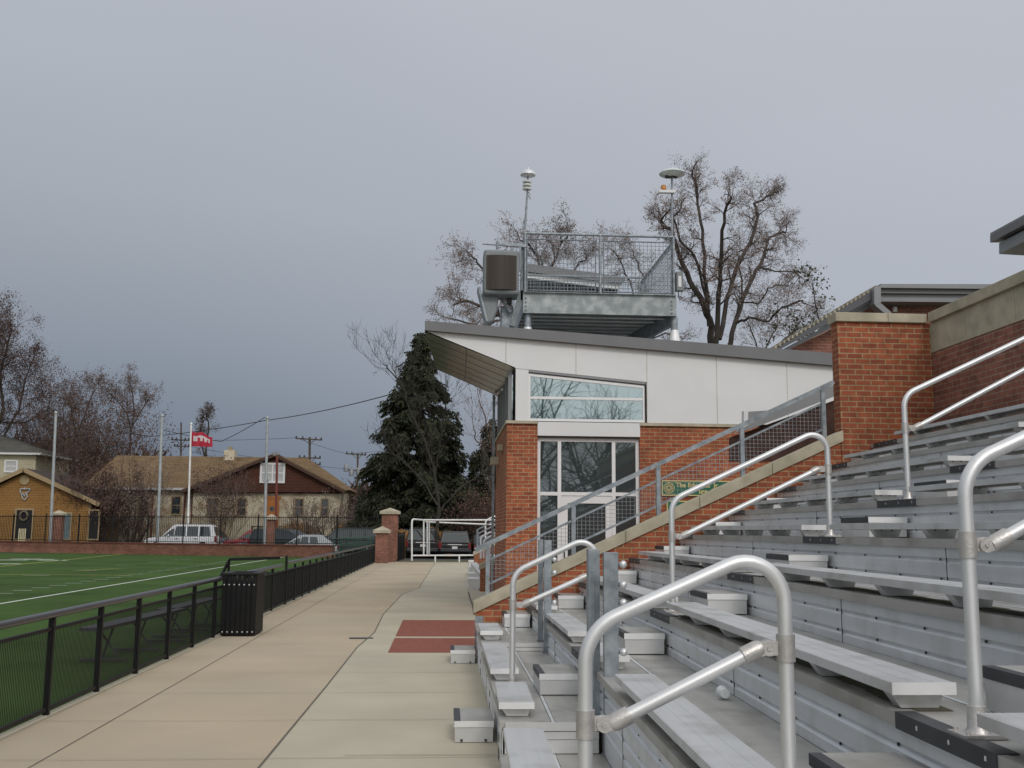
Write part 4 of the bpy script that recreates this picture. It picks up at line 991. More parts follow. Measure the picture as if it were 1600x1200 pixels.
for i, (v, h) in enumerate(((922, .28), (910, .26), (899, .28), (888, .3))):
    q = onz(733, v); x0 = q.x - .02; x1 = onz(748, v).x
    t = thing('step_box', 'distant pale aluminium step box, %s counted from the near one at the far stand' % ('first second third fourth'.split()[i]), 'step', (q.x, q.y, 0), 'box steps in the bleacher aisles')
    MB().box(x0, q.y, 0, x1, q.y + .65, h).build('body', 'alu_box', t, bevel=.01)
    MB().box(x0 - .01, q.y - .01, h + .001, x1 + .01, q.y + .66, h + .045).build('top_tread', 'alu_cap', t)
# far handrails
for i, (u0, u1, vt, vb, Y) in enumerate(((751, 776, 833, 873, 32), (756, 778, 838, 872, 30), (758.5, 779, 808, 840, 38))):
    a = at(u0, vb, Y); b_ = at(u0, vt + 6, Y); c_ = at(u1, vt - 6, Y); 
    t = thing('handrail', ['pale hoop handrail at the far stand', 'second pale hoop handrail, just right of the first at the far stand', 'highest pale pipe handrail at the far stand'][i], 'handrail', a)
    MB().tube(fillet([a, b_, c_ , at(u1, vb, Y)], .15, 4), .03, 8).build('rail', 'alu_cap', t)
t = thing('far_guard_rail', 'grey sloping guard rail on the distant ramp wall', 'railing', at(745, 850, 36))
b = MB()
for dv in (0, 7, 14): b.bar(at(745, 828 + dv, 36), at(778, 811 + dv, 36), .05, .05)
b.bar(at(746, 857, 36), at(746, 828, 36), .07, .07).build('rail', 'galv', t)

# ------------------------------------------------------------------ poles
def pole(u0, v0, u1, v1, Y, r, matn, label, name='net_pole', cat='pole', group='tall pale poles behind the field'):
    a = at(u0, v0, Y); b = at(u1, v1, Y); a = Vector((a.x, Y, 0)); b.x = a.x + (b.x - a.x) * .6
    t = thing(name, label, cat, a, group)
    MB().tube([a, b], [r, r * .8], 10).build('shaft', matn, t)
    MB().ball(b, r * 1.1).build('cap', matn, t)
    return t, b
M['pole_grey'] = mat('pole_grey', (.36, .38, .39), .5, .3)
pole(78, 858, 83.5, 645, 71.5, .11, 'pole_grey', 'tall pale pole in front of the yellow house, leftmost of three')
pole(245.5, 862, 250.5, 650, 67.5, .11, 'pole_grey', 'tall pale pole in front of the white SUV, middle of three')
pole(413, 866, 415, 653, 64.8, .10, 'pole_grey', 'tall pale pole beside the brick pier, rightmost of three')
t, tip = pole(293, 850, 296, 662, 76, .08, 'white_pipe', 'white flagpole with a red and white flag behind the white SUV', 'flagpole', 'flagpole', None)
M['flag_red'] = mat('flag_red', (.42, .025, .05), .8); M['flag_white'] = mat('flag_white', (.62, .6, .6), .8)
flg = thing('flag', 'red flag with a ragged white band flying from the white flagpole', 'flag', at(300, 685, 76))
def flagpt(s_, h_):  # s 0..1 along, h 0..1 down
    v0 = 672 + 4 * s_ + 2.2 * math.sin(s_ * 9); v1 = 697 + 1.5 * s_
    v = v0 + (v1 - v0) * h_ + (6 * s_ * (1 - h_)); return at(299 + 33 * s_ - 2.5 * h_ * (1 - s_), v, 76 + .18 * math.sin(s_ * 11 + h_))
fb_ = MB(); nx, ny = 16, 8
for i in range(nx):
    for j_ in range(ny):
        wht = 0.28 < (j_ + .5) / ny < .66 and 1 < i < 14 and not (i in (5, 6, 9, 12) and j_ in (3, 4))
        fb_.quad(flagpt(i / nx, j_ / ny), flagpt((i + 1) / nx, j_ / ny), flagpt((i + 1) / nx, (j_ + 1) / ny), flagpt(i / nx, (j_ + 1) / ny), 1 if wht else 0)
fb_.build('cloth', ['flag_red', 'flag_white'], flg)
# red floodlight post
M['red_post'] = mat('red_post', (.16, .035, .025), .6)
t = thing('floodlight_post', 'dark red post with a flat floodlight on top before the gabled house', 'lamp post', at(433, 860, 78).xy.to_3d())
MB().tube([at(430, 870, 78).xy.to_3d(), at(433, 712, 78)], .09, 8).build('shaft', 'red_post', t)
MB().prism([at(425, 707, 78), at(433, 705, 78), at(437, 710, 78), at(427, 712, 78)], (0, .35, 0)).build('lamp_head', 'fascia_light', t)
# utility poles
M['wood_pole'] = mat('wood_pole', (.085, .065, .05), .9)
def upole(u, v0, v1, Y, arms, label, r=.16):
    t = thing('utility_pole', label, 'utility pole', at(u, v0, Y).xy.to_3d(), 'wooden utility poles')
    MB().tube([at(u, v0, Y).xy.to_3d(), at(u, v1, Y)], [r, r * .75], 8).build('pole', 'wood_pole', t)
    for (ua, ub, v, dv) in arms:
        MB().bar(at(ua, v, Y - .2), at(ub, v + dv, Y - .2), .12, .14).bar(at(ua + (u - ua) * .45, v, Y - .2), at(u, v + 9, Y - .2), .06, .06).bar(at(ub - (ub - u) * .45, v, Y - .2), at(u, v + 9, Y - .2), .06, .06).build('crossarm', 'wood_pole', t)
        i_ = MB()
        for uu in (ua + 1, (ua + u) / 2, ub - 1, (ub + u) / 2): q = at(uu, v - 1.5 + dv * (uu - ua) / (ub - ua), Y - .2); i_.lathe(q, [(.09, -.1), (.11, 0), (.06, .06), (.09, .12), (.001, .2)], 8)
        i_.build('insulator', 'nosing_dark', t)
    return t
upole(484, 830, 683, 110, ((462, 503, 685, 2.5), (467, 501, 715, 1), (462, 501, 723, 3)), 'brown utility pole with three crossarms behind the gabled house')
upole(283, 830, 660, 120, ((268, 296, 687, 1), (272, 296, 697, 1)), 'dark utility pole behind the flag and the bare tree', .12)
t = upole(559, 830, 708, 120, ((541, 572, 709, 2), (537, 571, 734, 3)), 'pale utility pole with transformers beside the big evergreen', .14)
for (u, v) in ((541, 731), (549, 738), (560, 737), (568, 736)):
    q = at(u, v, 119.4); MB().lathe(q, [(.001, -.45), (.26, -.42), (.28, .3), (.18, .42), (.05, .5), (.04, .75), (.001, .8)], 10).build('transformer', 'fascia_light', t)
t = thing('white_mast', 'thin white mast standing among the dark trees', 'pole', at(705, 850, 75).xy.to_3d())
MB().tube([at(704.5, 850, 75).xy.to_3d(), at(705.5, 741, 75)], .045, 6).build('shaft', 'white_pipe', t)
M['wire'] = mat('wire', (.02, .02, .022), .7)
def cable(pts, r, label):
    P = []
    for (a, b) in zip(pts, pts[1:]):
        for i in range(12): P.append(a.lerp(b, i / 12) - Vector((0, 0, 4 * (a - b).length * .008 * (i / 12) * (1 - i / 12))))
    P.append(pts[-1]); o = MB(); c = (P[0] + P[-1]) / 2
    o.tube(P, r, 5).build('overhead_cable', 'wire', base=c, label=label, cat='cable')
cable([at(85, 655, 100), at(235, 682, 100), at(415, 657, 90), at(615, 615, 70)], .035, 'thick black overhead cable rising to the right across the sky')
cable([at(255, 672, 100), at(345, 690, 100), at(414, 652, 90)], .03, 'thin sagging cable that meets the third tall pole')
cable([at(-20, 700, 130), at(268, 687, 120), at(463, 684, 110), at(541, 709, 120), at(640, 700, 125)], .02, 'faint upper power line strung between the utility poles')
cable([at(296, 697, 120), at(463, 723, 110), at(571, 735, 120), at(660, 730, 125)], .018, 'faint lower power line strung between the utility poles')

# ------------------------------------------------------------------ houses
M['clap_yellow'] = tex_mat('clapboard_yellow', 'c', (.29, .155, .05), (.265, .14, .045), (.16, .08, .025), 30, .19, .014, .8, .12)
M['clap_cream'] = tex_mat('clapboard_cream', 'c', (.46, .42, .29), (.44, .40, .28), (.3, .27, .2), 30, .2, .012, .8, .08)
M['stone'] = mat('stone_wall', (.50, .445, .33), .9, 0, .15, 2.5, c2=(.24, .15, .08), c2scale=1.1, c2amt=.8)
M['roof_tan'] = tex_mat('shingle_tan', 'r', (.175, .118, .064), (.145, .098, .053), (.13, .082, .04), .9, .22, .02, .9, .2)
M['roof_dark'] = tex_mat('shingle_dark', 'r', (.065, .045, .04), (.05, .036, .033), (.035, .026, .024), .9, .22, .02, .9, .2)
M['roof_grey'] = tex_mat('shingle_grey', 'r', (.10, .098, .085), (.085, .083, .073), (.06, .06, .052), .9, .22, .02, .9, .2)
M['gable_brown'] = tex_mat('gable_brown', 'g', (.085, .032, .02), (.075, .028, .018), (.05, .02, .013), 30, .25, .015, .8, .15)
M['trim_tan'] = mat('trim_tan', (.30, .22, .12), .8)
M['trim_brown'] = mat('trim_brown', (.06, .03, .02), .8)
M['door_orange'] = mat('door_orange', (.33, .115, .02), .6)
M['house_glass'] = glass_mat('house_glass', (.018, .02, .024), .05)
M['curtain'] = mat('curtain', (.42, .42, .42), .8)
M['emblem_grey'] = mat('emblem_grey', (.38, .38, .38), .7)
def HP(u, v, Y): return at(u, v, Y)
def window(parent, u0, v0, u1, v1, Y, frame='trim_tan', pane='house_glass', bars=(0, 1), fw=.1):
    a = HP(u0, v0, Y); b = HP(u1, v1, Y)
    f = MB(); f.box(a.x - fw, Y - .08, a.z, b.x + fw, Y + .0, a.z + fw).box(a.x - fw, Y - .1, b.z - fw, b.x + fw, Y, b.z).box(a.x - fw, Y - .08, b.z, a.x, Y, a.z).box(b.x, Y - .08, b.z, b.x + fw, Y, a.z)
    for i in range(bars[0]): x = a.x + (b.x - a.x) * (i + 1) / (bars[0] + 1); f.box(x - fw * .35, Y - .06, b.z, x + fw * .35, Y - .021, a.z)
    for i in range(bars[1]): z = b.z + (a.z - b.z) * (i + 1) / (bars[1] + 1); f.box(a.x, Y - .055, z - fw * .3, b.x, Y - .022, z + fw * .3)
    w_ = f.build('window', frame, parent)
    MB().box(a.x, Y - .02, b.z, b.x, Y - .005, a.z).build('pane', pane, w_)
# yellow house
Y = 79
t = thing('yellow_house', 'yellow clapboard house with a tan trimmed gable and a small emblem', 'house', at(40, 850, Y).xy.to_3d())
ap_, er, el_ = HP(40, 736, Y), HP(158, 789, Y), HP(-78, 789, Y)
xw = HP(141, 800, Y).x; xe_ = HP(-60, 800, Y).x; ze = HP(141, 786, Y).z
MB().prism([(xe_, Y, 0), (xw, Y, 0), (xw, Y, ze - .1), (ap_.x, Y, ap_.z - .1), (xe_, Y, ze - .1)], (0, 9, 0)).build('wall', 'clap_yellow', t)
r_ = MB(); up_ = Vector((0, 0, .22))
for e_ in (er, el_): r_.prism([Vector((e_.x, Y - .35, e_.z - .1)), Vector((ap_.x, Y - .35, ap_.z)), Vector((ap_.x, Y - .35, ap_.z + .2)), Vector((e_.x, Y - .35, e_.z + .1))] if e_ is er else [Vector((ap_.x - .003, Y - .35, ap_.z)), Vector((e_.x, Y - .35, e_.z - .1)), Vector((e_.x, Y - .35, e_.z + .1)), Vector((ap_.x - .003, Y - .35, ap_.z + .2))], (0, 9.7, 0))
r_.build('roof', 'roof_dark', t)
tr = MB()
for e_ in (er, el_): tr.bar((e_.x, Y - .42, e_.z + .0), (ap_.x, Y - .42, ap_.z + .08), .1, .3)
tr.box(xw - .12, Y - .03, 0, xw + .03, Y + .1, ze - .1)
tr.build('gable_trim', 'trim_tan', t)
MB().lathe((HP(39, 750, Y).x, Y - .02, HP(39, 750, Y).z), [(.001, -.03), (.30, -.03), (.36, -.06), (.36, 0)], 20, 0, 'y').build('round_vent', 'trim_tan', t)
em = MB(); ce = HP(39, 773, Y)
em.tube([ce + Vector((x * .05, -.08, z * .05)) for x, z in ((-7, 8), (-4, 9), (0, 8), (4, 9), (8, 8), (6, 5), (3, 2), (4, -3), (1, -8), (-3, -5), (-4, 0), (-6, 3), (-7, 8))], .05, 5).tube([ce + Vector((x * .05, -.08, z * .05)) for x, z in ((-3, 3), (0, -2), (2, 4))], .06, 5).tube([ce + Vector((x * .05, -.08, z * .05)) for x, z in ((0, 11), (0, 8))], .04, 5)
em.build('wall_emblem', 'emblem_grey', t)
window(t, 27, 797, 48, 842, Y, 'trim_tan', 'dark_room', (0, 0), .14)
wr = MB(); cw = HP(38, 806, Y)
wr.tube([cw + Vector((.28 * math.cos(i * math.pi / 8), -.12, .33 * math.sin(i * math.pi / 8))) for i in range(17)], .075, 6)
wr.build('wreath', mat('wreath', (.16, .13, .09), .9, var=.5, scale=9), t)
window(t, 95, 803, 108, 842, Y, 'trim_tan', mat('blue_door', (.12, .17, .19), .7), (0, 0), .14)
window(t, 141, 798, 152, 842, Y - .3, 'trim_tan', 'dark_room', (0, 0), .1)
q = HP(28, 845, 77); M['cream_box'] = mat('cream_box', (.55, .50, .32), .7)
tb = thing('garden_chair', 'cream coloured slatted garden chair in front of the yellow house doorway', 'chair', (q.x + .4, 77, 0))
s_ = MB(); xx = q.x
for i in range(4): s_.box(xx + i * .13, 77, .5, xx + .11 + i * .13, 77.03, 1.55)
s_.build('backrest', 'cream_box', tb); MB().box(xx, 76.5, .48, xx + .52, 77, .54).build('seat', 'cream_box', tb)
for dx in (.03, .45):
    for dy in (76.52, 76.95): MB().box(xx + dx, dy, 0, xx + dx + .05, dy + .04, .48).build('leg', 'cream_box', tb)
# cream house behind
Y = 104
t = thing('cream_house', 'pale cream house with a grey hipped roof behind the yellow house', 'house', at(0, 820, Y).xy.to_3d())
xw = HP(56, 720, Y).x; zE = HP(56, 711, Y).z; xL = HP(-170, 720, Y).x
MB().box(xL, Y, 0, xw, Y + 9, zE).build('wall', 'clap_cream', t)
MB().box(xL - .6, Y - .6, zE, xw + .75, Y + 9.6, zE + .25).build('eave', 'white_panel', t)
zR = HP(-10, 672, Y + 5).z; ap2 = HP(-20, 672, Y + 5).x
MB().add([(xL - .7, Y - .7, zE + .25), (xw + .85, Y - .7, zE + .25), (xw + .85, Y + 9.7, zE + .25), (xL - .7, Y + 9.7, zE + .25), (ap2, Y + 4.5, zR), (xL + 4, Y + 4.5, zR)], [(0, 1, 4, 5), (1, 2, 4), (2, 3, 5, 4), (3, 0, 5)]).build('roof', 'roof_grey', t)
window(t, 10, 721, 25, 736, Y, 'white_panel', 'curtain', (0, 1), .15)
window(t, -30, 721, -15, 736, Y, 'white_panel', 'curtain', (0, 1), .15)
# long tan roofed house
Y = 86
t = thing('long_house', 'long stone house with a tan shingle roof and a dark brown front gable', 'house', at(350, 850, Y).xy.to_3d())
x0 = HP(150, 800, Y).x; x1 = HP(536, 800, Y).x; zE = HP(250, 762, Y).z; zR = HP(300, 713, Y + 5).z
MB().box(x0, Y, 0, x1, Y + 10, zE).build('wall', 'stone', t)
xr0 = HP(183, 713, Y + 5).x; xr1 = HP(480, 713, Y + 5).x
MB().add([(x0 - 1.2, Y - .5, zE - .05), (x1 + .6, Y - .5, zE - .05), (x1 + .6, Y + 10.5, zE - .05), (x0 - 1.2, Y + 10.5, zE - .05), (xr1, Y + 5, zR), (xr0, Y + 5, zR)], [(0, 1, 4, 5), (1, 2, 4), (2, 3, 5, 4), (3, 0, 5), (0, 3, 2, 1)]).build('roof', 'roof_tan', t)
MB().box(x0 - 1.2, Y - .6, zE - .2, HP(300, 765, Y).x, Y - .5, zE - .02).build('gutter', 'curtain', t)
c0 = HP(350, 703, Y + 4.4); c1 = HP(367, 718, Y + 4.4)
c_ = MB().box(c0.x, Y + 4.4, c1.z - 1, c1.x - .1, Y + 5.6, c0.z).build('chimney', 'stone', t)
MB().box(c0.x + .3, Y + 4.7, c0.z, c1.x - .4, Y + 5.3, c0.z + .3).build('chimney_pot', 'trim_tan', c_)
for u0, u1 in ((220, 231), (269.5, 281), (325, 339), (372, 383), (462, 473), (503, 512)): window(t, u0, 776, u1, 803, Y - .001, 'trim_tan', 'house_glass', (0, 1), .09)
for u in (238, 288, 300): q = HP(u, 800, Y); MB().box(q.x - .06, Y - .12, 0, q.x + .06, Y - .02, zE - .2).build('downpipe', 'red_post', t)
# front gable
YG = 84.5
ga, gl, gr = HP(430, 714, YG), HP(291, 769, YG), HP(533, 769, YG)
MB().prism([Vector((gl.x, YG, gl.z)), Vector((gr.x, YG, gr.z)), Vector((ga.x, YG, ga.z))], (0, 5, 0)).build('gable', 'gable_brown', t)
g2 = MB()
for e_ in (gl, gr):
    s_ = 1 if e_ is gr else -1
    g2.bar(Vector((e_.x + s_ * .3, YG - .2, e_.z)), Vector((ga.x, YG - .2, ga.z + .12)), .5, .22)
g2.build('rake_board', 'trim_brown', t)
g3 = MB(); rb_ = Vector((0, 6.5, 0)); 
for e_, s_ in ((gl, -1), (gr, 1)): g3.prism([Vector((e_.x + s_ * .35, YG - .1, e_.z + .1)), Vector((ga.x, YG - .1, ga.z + .22)), Vector((ga.x, YG - .1, ga.z + .34)), Vector((e_.x + s_ * .35, YG - .1, e_.z + .22))], rb_)
g3.build('gable_roof', 'roof_tan', t)
MB().box(HP(300, 770, YG).x, YG + .4, 0, gr.x - .1, YG + 2, gl.z).build('porch_wall', 'stone', t)
for u0, u1 in ((325, 339), (372, 383), (462, 473), (503, 512)): window(t, u0, 780, u1, 805, YG + .39, 'trim_tan', 'house_glass', (0, 1), .09)
window(t, 410, 726, 442, 752, YG - .001, 'white_panel', 'curtain', (1, 1), .16)
a = HP(414, 779, YG); b_ = HP(434, 815, YG)
d_ = MB().box(a.x, YG + .3, 0, b_.x, YG + .39, a.z).box(a.x - .15, YG + .28, a.z, b_.x + .15, YG + .39, a.z + .2).build('door', 'door_orange', t)
MB().lathe(((a.x + b_.x) / 2, YG + .29, (a.z + b_.z) / 2 + .1), [(.001, -.0), (.2, 0), (.2, .03)], 12, 0, 'y').build('door_window', 'house_glass', d_)
pr = MB()
for u in (395, 450, 476): q = HP(u, 800, 83.5); pr.box(q.x - .05, 83.4, 0, q.x + .05, 83.5, 1.9)
for ua, ub in ((395, 414), (436, 476)):
    for z in (1.0, 1.85): pr.bar((HP(ua, 800, 83.4).x, 83.4, z), (HP(ub, 800, 83.4).x, 83.4, z), .06, .08)
    x = HP(ua, 800, 83.4).x
    while x < HP(ub, 800, 83.4).x: pr.box(x, 83.38, 1.0, x + .04, 83.42, 1.85); x += .18
pr.build('porch_rail', 'trim_brown', t)

# ------------------------------------------------------------------ vehicles
def paint(name, c, rough=.25, metal=0.0): return mat(name, c, rough, metal, .03, 2)
M['paint_white'] = paint('paint_white', (.62, .63, .65)); M['paint_red'] = paint('paint_red', (.22, .012, .018)); M['paint_blue'] = paint('paint_blue', (.09, .11, .14))
M['paint_black'] = paint('paint_black', (.006, .006, .008)); M['paint_green'] = paint('paint_green', (.02, .028, .026)); M['paint_silver'] = paint('paint_silver', (.35, .37, .39))
M['tyre'] = mat('tyre', (.012, .012, .012), .9); M['tail'] = mat('tail_lamp', (.15, .008, .01), .3); M['plate'] = mat('licence_plate', (.6, .6, .58), .6)
def vehicle(name, cat, label, x, y, rot, Ln, W, H, paintn, style='suv'):
    """local axis: +X is the front. body lofted from side profile with tumblehome cabin"""
    t = thing(name, label, cat, (0, 0, 0), None)
    hl = Ln / 2; belt = H * .56; k = W / 2
    if style == 'suv':
        lower = [(-hl, .38), (-hl, belt - .05), (-hl + .08, belt), (hl * .42, belt), (hl * .88, belt - .12), (hl - .03, belt - .32), (hl, .42), (hl - .1, .3), (-hl + .1, .3)]
        cab = [(-hl + .06, belt), (-hl + .28, H - .1), (-hl + .5, H), (hl * .12, H), (hl * .22, H - .06), (hl * .52, belt)]
    elif style == 'van':
        lower = [(-hl, .35), (-hl, belt), (hl * .6, belt), (hl * .93, belt - .22), (hl, .42), (hl - .1, .28), (-hl + .1, .28)]
        cab = [(-hl + .02, belt), (-hl + .2, H - .1), (-hl + .4, H), (hl * .05, H), (hl * .25, H - .1), (hl * .72, belt)]
    else:
        lower = [(-hl, .4), (-hl + .03, belt - .05), (-hl + .5, belt + .02), (hl * .5, belt), (hl * .9, belt - .14), (hl, .45), (hl - .1, .28), (-hl + .1, .28)]
        cab = [(-hl + .35, belt), (-hl + 1.05, H - .05), (-hl + 1.4, H), (hl * .05, H), (hl * .16, H - .05), (hl * .5, belt)]
    def loft(poly, w0, w1, z0, z1, inset=0):
        b = MB(); n = len(poly); wz_ = lambda z: w0 + (w1 - w0) * max(0, min(1, (z - z0) / (z1 - z0)))
        L_ = [(px, -wz_(pz), pz) for px, pz in poly]; R_ = [(px, wz_(pz), pz) for px, pz in poly]
        b.add(L_ + R_, [tuple(range(n)), tuple(range(2 * n - 1, n - 1, -1))] + [(i, n + i, n + (i + 1) % n, (i + 1) % n) for i in range(n)])
        return b, wz_
    b, _ = loft(lower, k, k * .97, .3, belt); b.build('body', paintn, t, bevel=.07)
    b, wz_ = loft(cab, k * .96, k * .80, belt, H); b.build('cabin', paintn, t, bevel=.05)
    def wquad(xa, xb, za, zb_, name_='side_window', lean=(0, 0)):
        for s_ in (-1, 1):
            o = MB(); pts = [(xa, za), (xb, za), (xb + lean[1], zb_), (xa + lean[0], zb_)]
            o.prism([(px, s_ * (wz_(pz) + .012), pz) for px, pz in pts], (0, -s_ * .02, 0)); o.build(name_, 'glass_car', t)
    zb_ = belt + .05; zt2 = H - .13; xs_ = cab[0][0]; xe2 = cab[-1][0]; rs = cab[2][0]; re = cab[3][0]
    tot = re - rs; nwin = 3 if style != 'car' else 2
    for i in range(nwin):
        xa = rs - .12 + (tot + .3) * i / nwin + .05; xb = rs - .12 + (tot + .3) * (i + 1) / nwin - .05
        wquad(xa, xb, zb_, zt2, lean=(0 if i else .1, 0 if i < nwin - 1 else -.1))
    wquad(re + .15, xe2 - .12, zb_, zb_ + (zt2 - zb_) * .75, lean=(.0, -(xe2 - re) * .62))
    # rear and front glass following the slope
    def slope(p, q, name_):
        (xa, za), (xb, zb3) = p, q; s_ = -1 if xa < 0 else 1
        A = Vector((xa, 0, za)); B = Vector((xb, 0, zb3)); d = B - A; nrm = Vector((d.z, 0, -d.x)).normalized() * s_
        if nrm.x * s_ < 0: nrm = -nrm
        a0 = A + d * .12 + nrm * .012; b0 = A + d * .92 + nrm * .012; wa, wb = wz_(a0.z) - .13, wz_(b0.z) - .13
        o = MB(); o.prism([(a0.x, -wa, a0.z), (a0.x, wa, a0.z), (b0.x, wb, b0.z), (b0.x, -wb, b0.z)], nrm * -.02); o.build(name_, 'glass_car', t)
    slope(cab[0], cab[1], 'rear_window'); slope(cab[-1], cab[-2], 'windscreen')
    wr_ = .36 if style == 'suv' else .33
    for sx in (-hl * .62, hl * .64):
        for s_ in (-1, 1):
            yc = s_ * (k - .10)
            w_ = MB(); w_.lathe((sx, yc, wr_), [(wr_ * .62, -.11), (wr_, -.10), (wr_, .10), (wr_ * .62, .11)] , 18, 0, 'y'); wh = w_.build('wheel', 'tyre', t)
            MB().lathe((sx, yc, wr_), [(.001, .118 * s_), (wr_ * .60, .112 * s_), (wr_ * .62, .0)], 14, 0, 'y').build('rim', 'paint_silver', wh)
    for s_ in (-1, 1):
        zc_ = belt - .13
        MB().box(-hl - .015, s_ * k * .93 - .09, zc_ - .22, -hl + .14, s_ * k * .93 + .07, zc_ + (.18 if style != 'car' else .1)).build('tail_lamp', 'tail', t, bevel=.02)
        MB().box(hl - .2, s_ * k * .78 - .16, belt - .42, hl - .01, s_ * k * .78 + .16, belt - .27).build('headlight', 'curtain', t, bevel=.02)
        MB().box(xe2 - .55, s_ * (k + .02) - .09, belt + .0, xe2 - .42, s_ * (k + .02) + .09, belt + .15).build('mirror', paintn, t, bevel=.02)
        if style != 'car':
            MB().tube([(rs + .1, s_ * k * .7, H + .0), (rs + .2, s_ * k * .7, H + .05), (re - .2, s_ * k * .7, H + .05), (re - .05, s_ * k * .7, H)], .018, 5).build('roof_rail', 'nosing_dark', t)
        for xx in (-.25 * Ln + .1, .03 * Ln): MB().box(xx, s_ * (k + .004) - .012, belt - .16, xx + .18, s_ * (k + .004) + .012, belt - .12).build('door_handle', 'nosing_dark' if paintn == 'paint_white' else paintn, t)
    MB().box(-hl - .03, -k * .92, .42, -hl + .05, k * .92, .62).build('rear_bumper', 'nosing_dark' if paintn != 'paint_white' else 'fascia_light', t, bevel=.03)
    MB().box(hl - .06, -k * .92, .36, hl + .03, k * .92, .58).build('front_bumper', 'nosing_dark', t, bevel=.03)
    pl = MB().box(-hl - .035, -.16, belt - .33, -hl - .012, .16, belt - .18).build('licence_plate', 'plate', t)
    if paintn in ('paint_black',):
        MB().box(-hl - .02, -.42, belt - .1, -hl - .005, .42, belt - .05).build('badge_strip', 'white_dot', t)
    t.location = (x, y, 0); t.rotation_euler = (0, 0, rot)
    return t
def gp(u, Y): return at(u, 840, Y).x
vehicle('parked_suv', 'SUV', 'white SUV parked facing left behind the low brick wall', gp(286, 75.2), 75.2, math.pi + .03, 5.0, 1.9, 1.93, 'paint_white')
vehicle('parked_car', 'car', 'grey blue car parked just behind the tail of the white SUV', gp(316, 78.6), 78.6, math.pi * .96, 4.4, 1.75, 1.62, 'paint_blue', 'car')
vehicle('parked_car', 'car', 'dark red car parked behind the brick pier and the tall pole', gp(398, 76.5), 76.5, math.pi + .1, 4.6, 1.8, 1.62, 'paint_red', 'car')
vehicle('parked_van', 'van', 'dark green minivan parked right of the brick pier in the wall', gp(447, 70.5), 70.5, -.35, 4.7, 1.85, 1.68, 'paint_green', 'van')
vehicle('parked_car', 'car', 'dark grey hatchback in front of the dark red car', gp(418, 72.6), 72.6, math.pi * .9, 4.1, 1.7, 1.45, 'paint_blue', 'car')
vehicle('parked_car', 'car', 'pale silver car with only its roof above the low wall', gp(478, 66.5), 66.5, math.pi, 4.4, 1.75, 1.32, 'paint_silver', 'car')
vehicle('parked_truck', 'truck', 'dark pickup behind the green metal stand', gp(540, 68), 68, math.pi, 5.2, 1.9, 1.75, 'paint_green', 'suv')
vehicle('parked_car', 'car', 'small white car glimpsed left of the gate piers', gp(575, 76), 76, math.pi, 4.3, 1.7, 1.45, 'paint_white', 'car')
vehicle('parked_suv', 'SUV', 'large black SUV seen from behind, left of two beyond the white barrier', gp(661, 61.5), 64.2, math.pi / 2 + .0, 5.2, 2.05, 1.82, 'paint_black')
vehicle('parked_suv', 'SUV', 'black SUV seen from behind, right of two beyond the white barrier', gp(712, 61.5), 63.6, math.pi / 2 - .02, 4.7, 1.85, 1.62, 'paint_black')
vehicle('parked_car', 'car', 'dark car partly hidden at the left of the black SUVs', gp(636, 72), 72, math.pi / 2 + .4, 4.5, 1.8, 1.7, 'paint_blue', 'van')
vehicle('parked_car', 'car', 'dark car at the right, half hidden by the far stand', gp(752, 66), 66, math.pi * .55, 4.5, 1.8, 1.45, 'paint_black', 'car')
# ------------------------------------------------------------------ trees and shrubs
M['bark_dark'] = mat('bark_dark', (.062, .053, .047), .95, var=.3, scale=2, spec=.1)
M['bark_brown'] = mat('bark_brown', (.075, .052, .042), .95, var=.3, scale=2, spec=.1)
M['bark_grey'] = mat('bark_grey', (.05, .046, .04), .95, var=.25, scale=2, spec=.1)
M['twig'] = mat('twig', (.155, .125, .11), .95, var=.3, scale=.6, spec=.1)
M['twig_red'] = mat('twig_red', (.085, .062, .054), .95, var=.35, scale=.5, spec=.1)
M['bud'] = mat('dry_leaf', (.22, .165, .145), .95, var=.4, scale=.7, spec=.1)
M['bud_red'] = mat('dry_leaf_red', (.105, .066, .052), .95, var=.4, scale=.7, spec=.1)
M['needle'] = mat('needle', (.034, .040, .024), .9, var=.5, scale=.6, spec=.15)
M['needle_b'] = mat('needle_olive', (.055, .054, .032), .9, var=.4, scale=.6, spec=.15)
M['dry_grass'] = mat('dry_grass', (.30, .17, .07), .95, var=.3, scale=1, spec=.1)
M['winter_wood'] = mat('winter_wood', (.055, .038, .03), 1.0, var=.5, scale=.35, spec=.05)

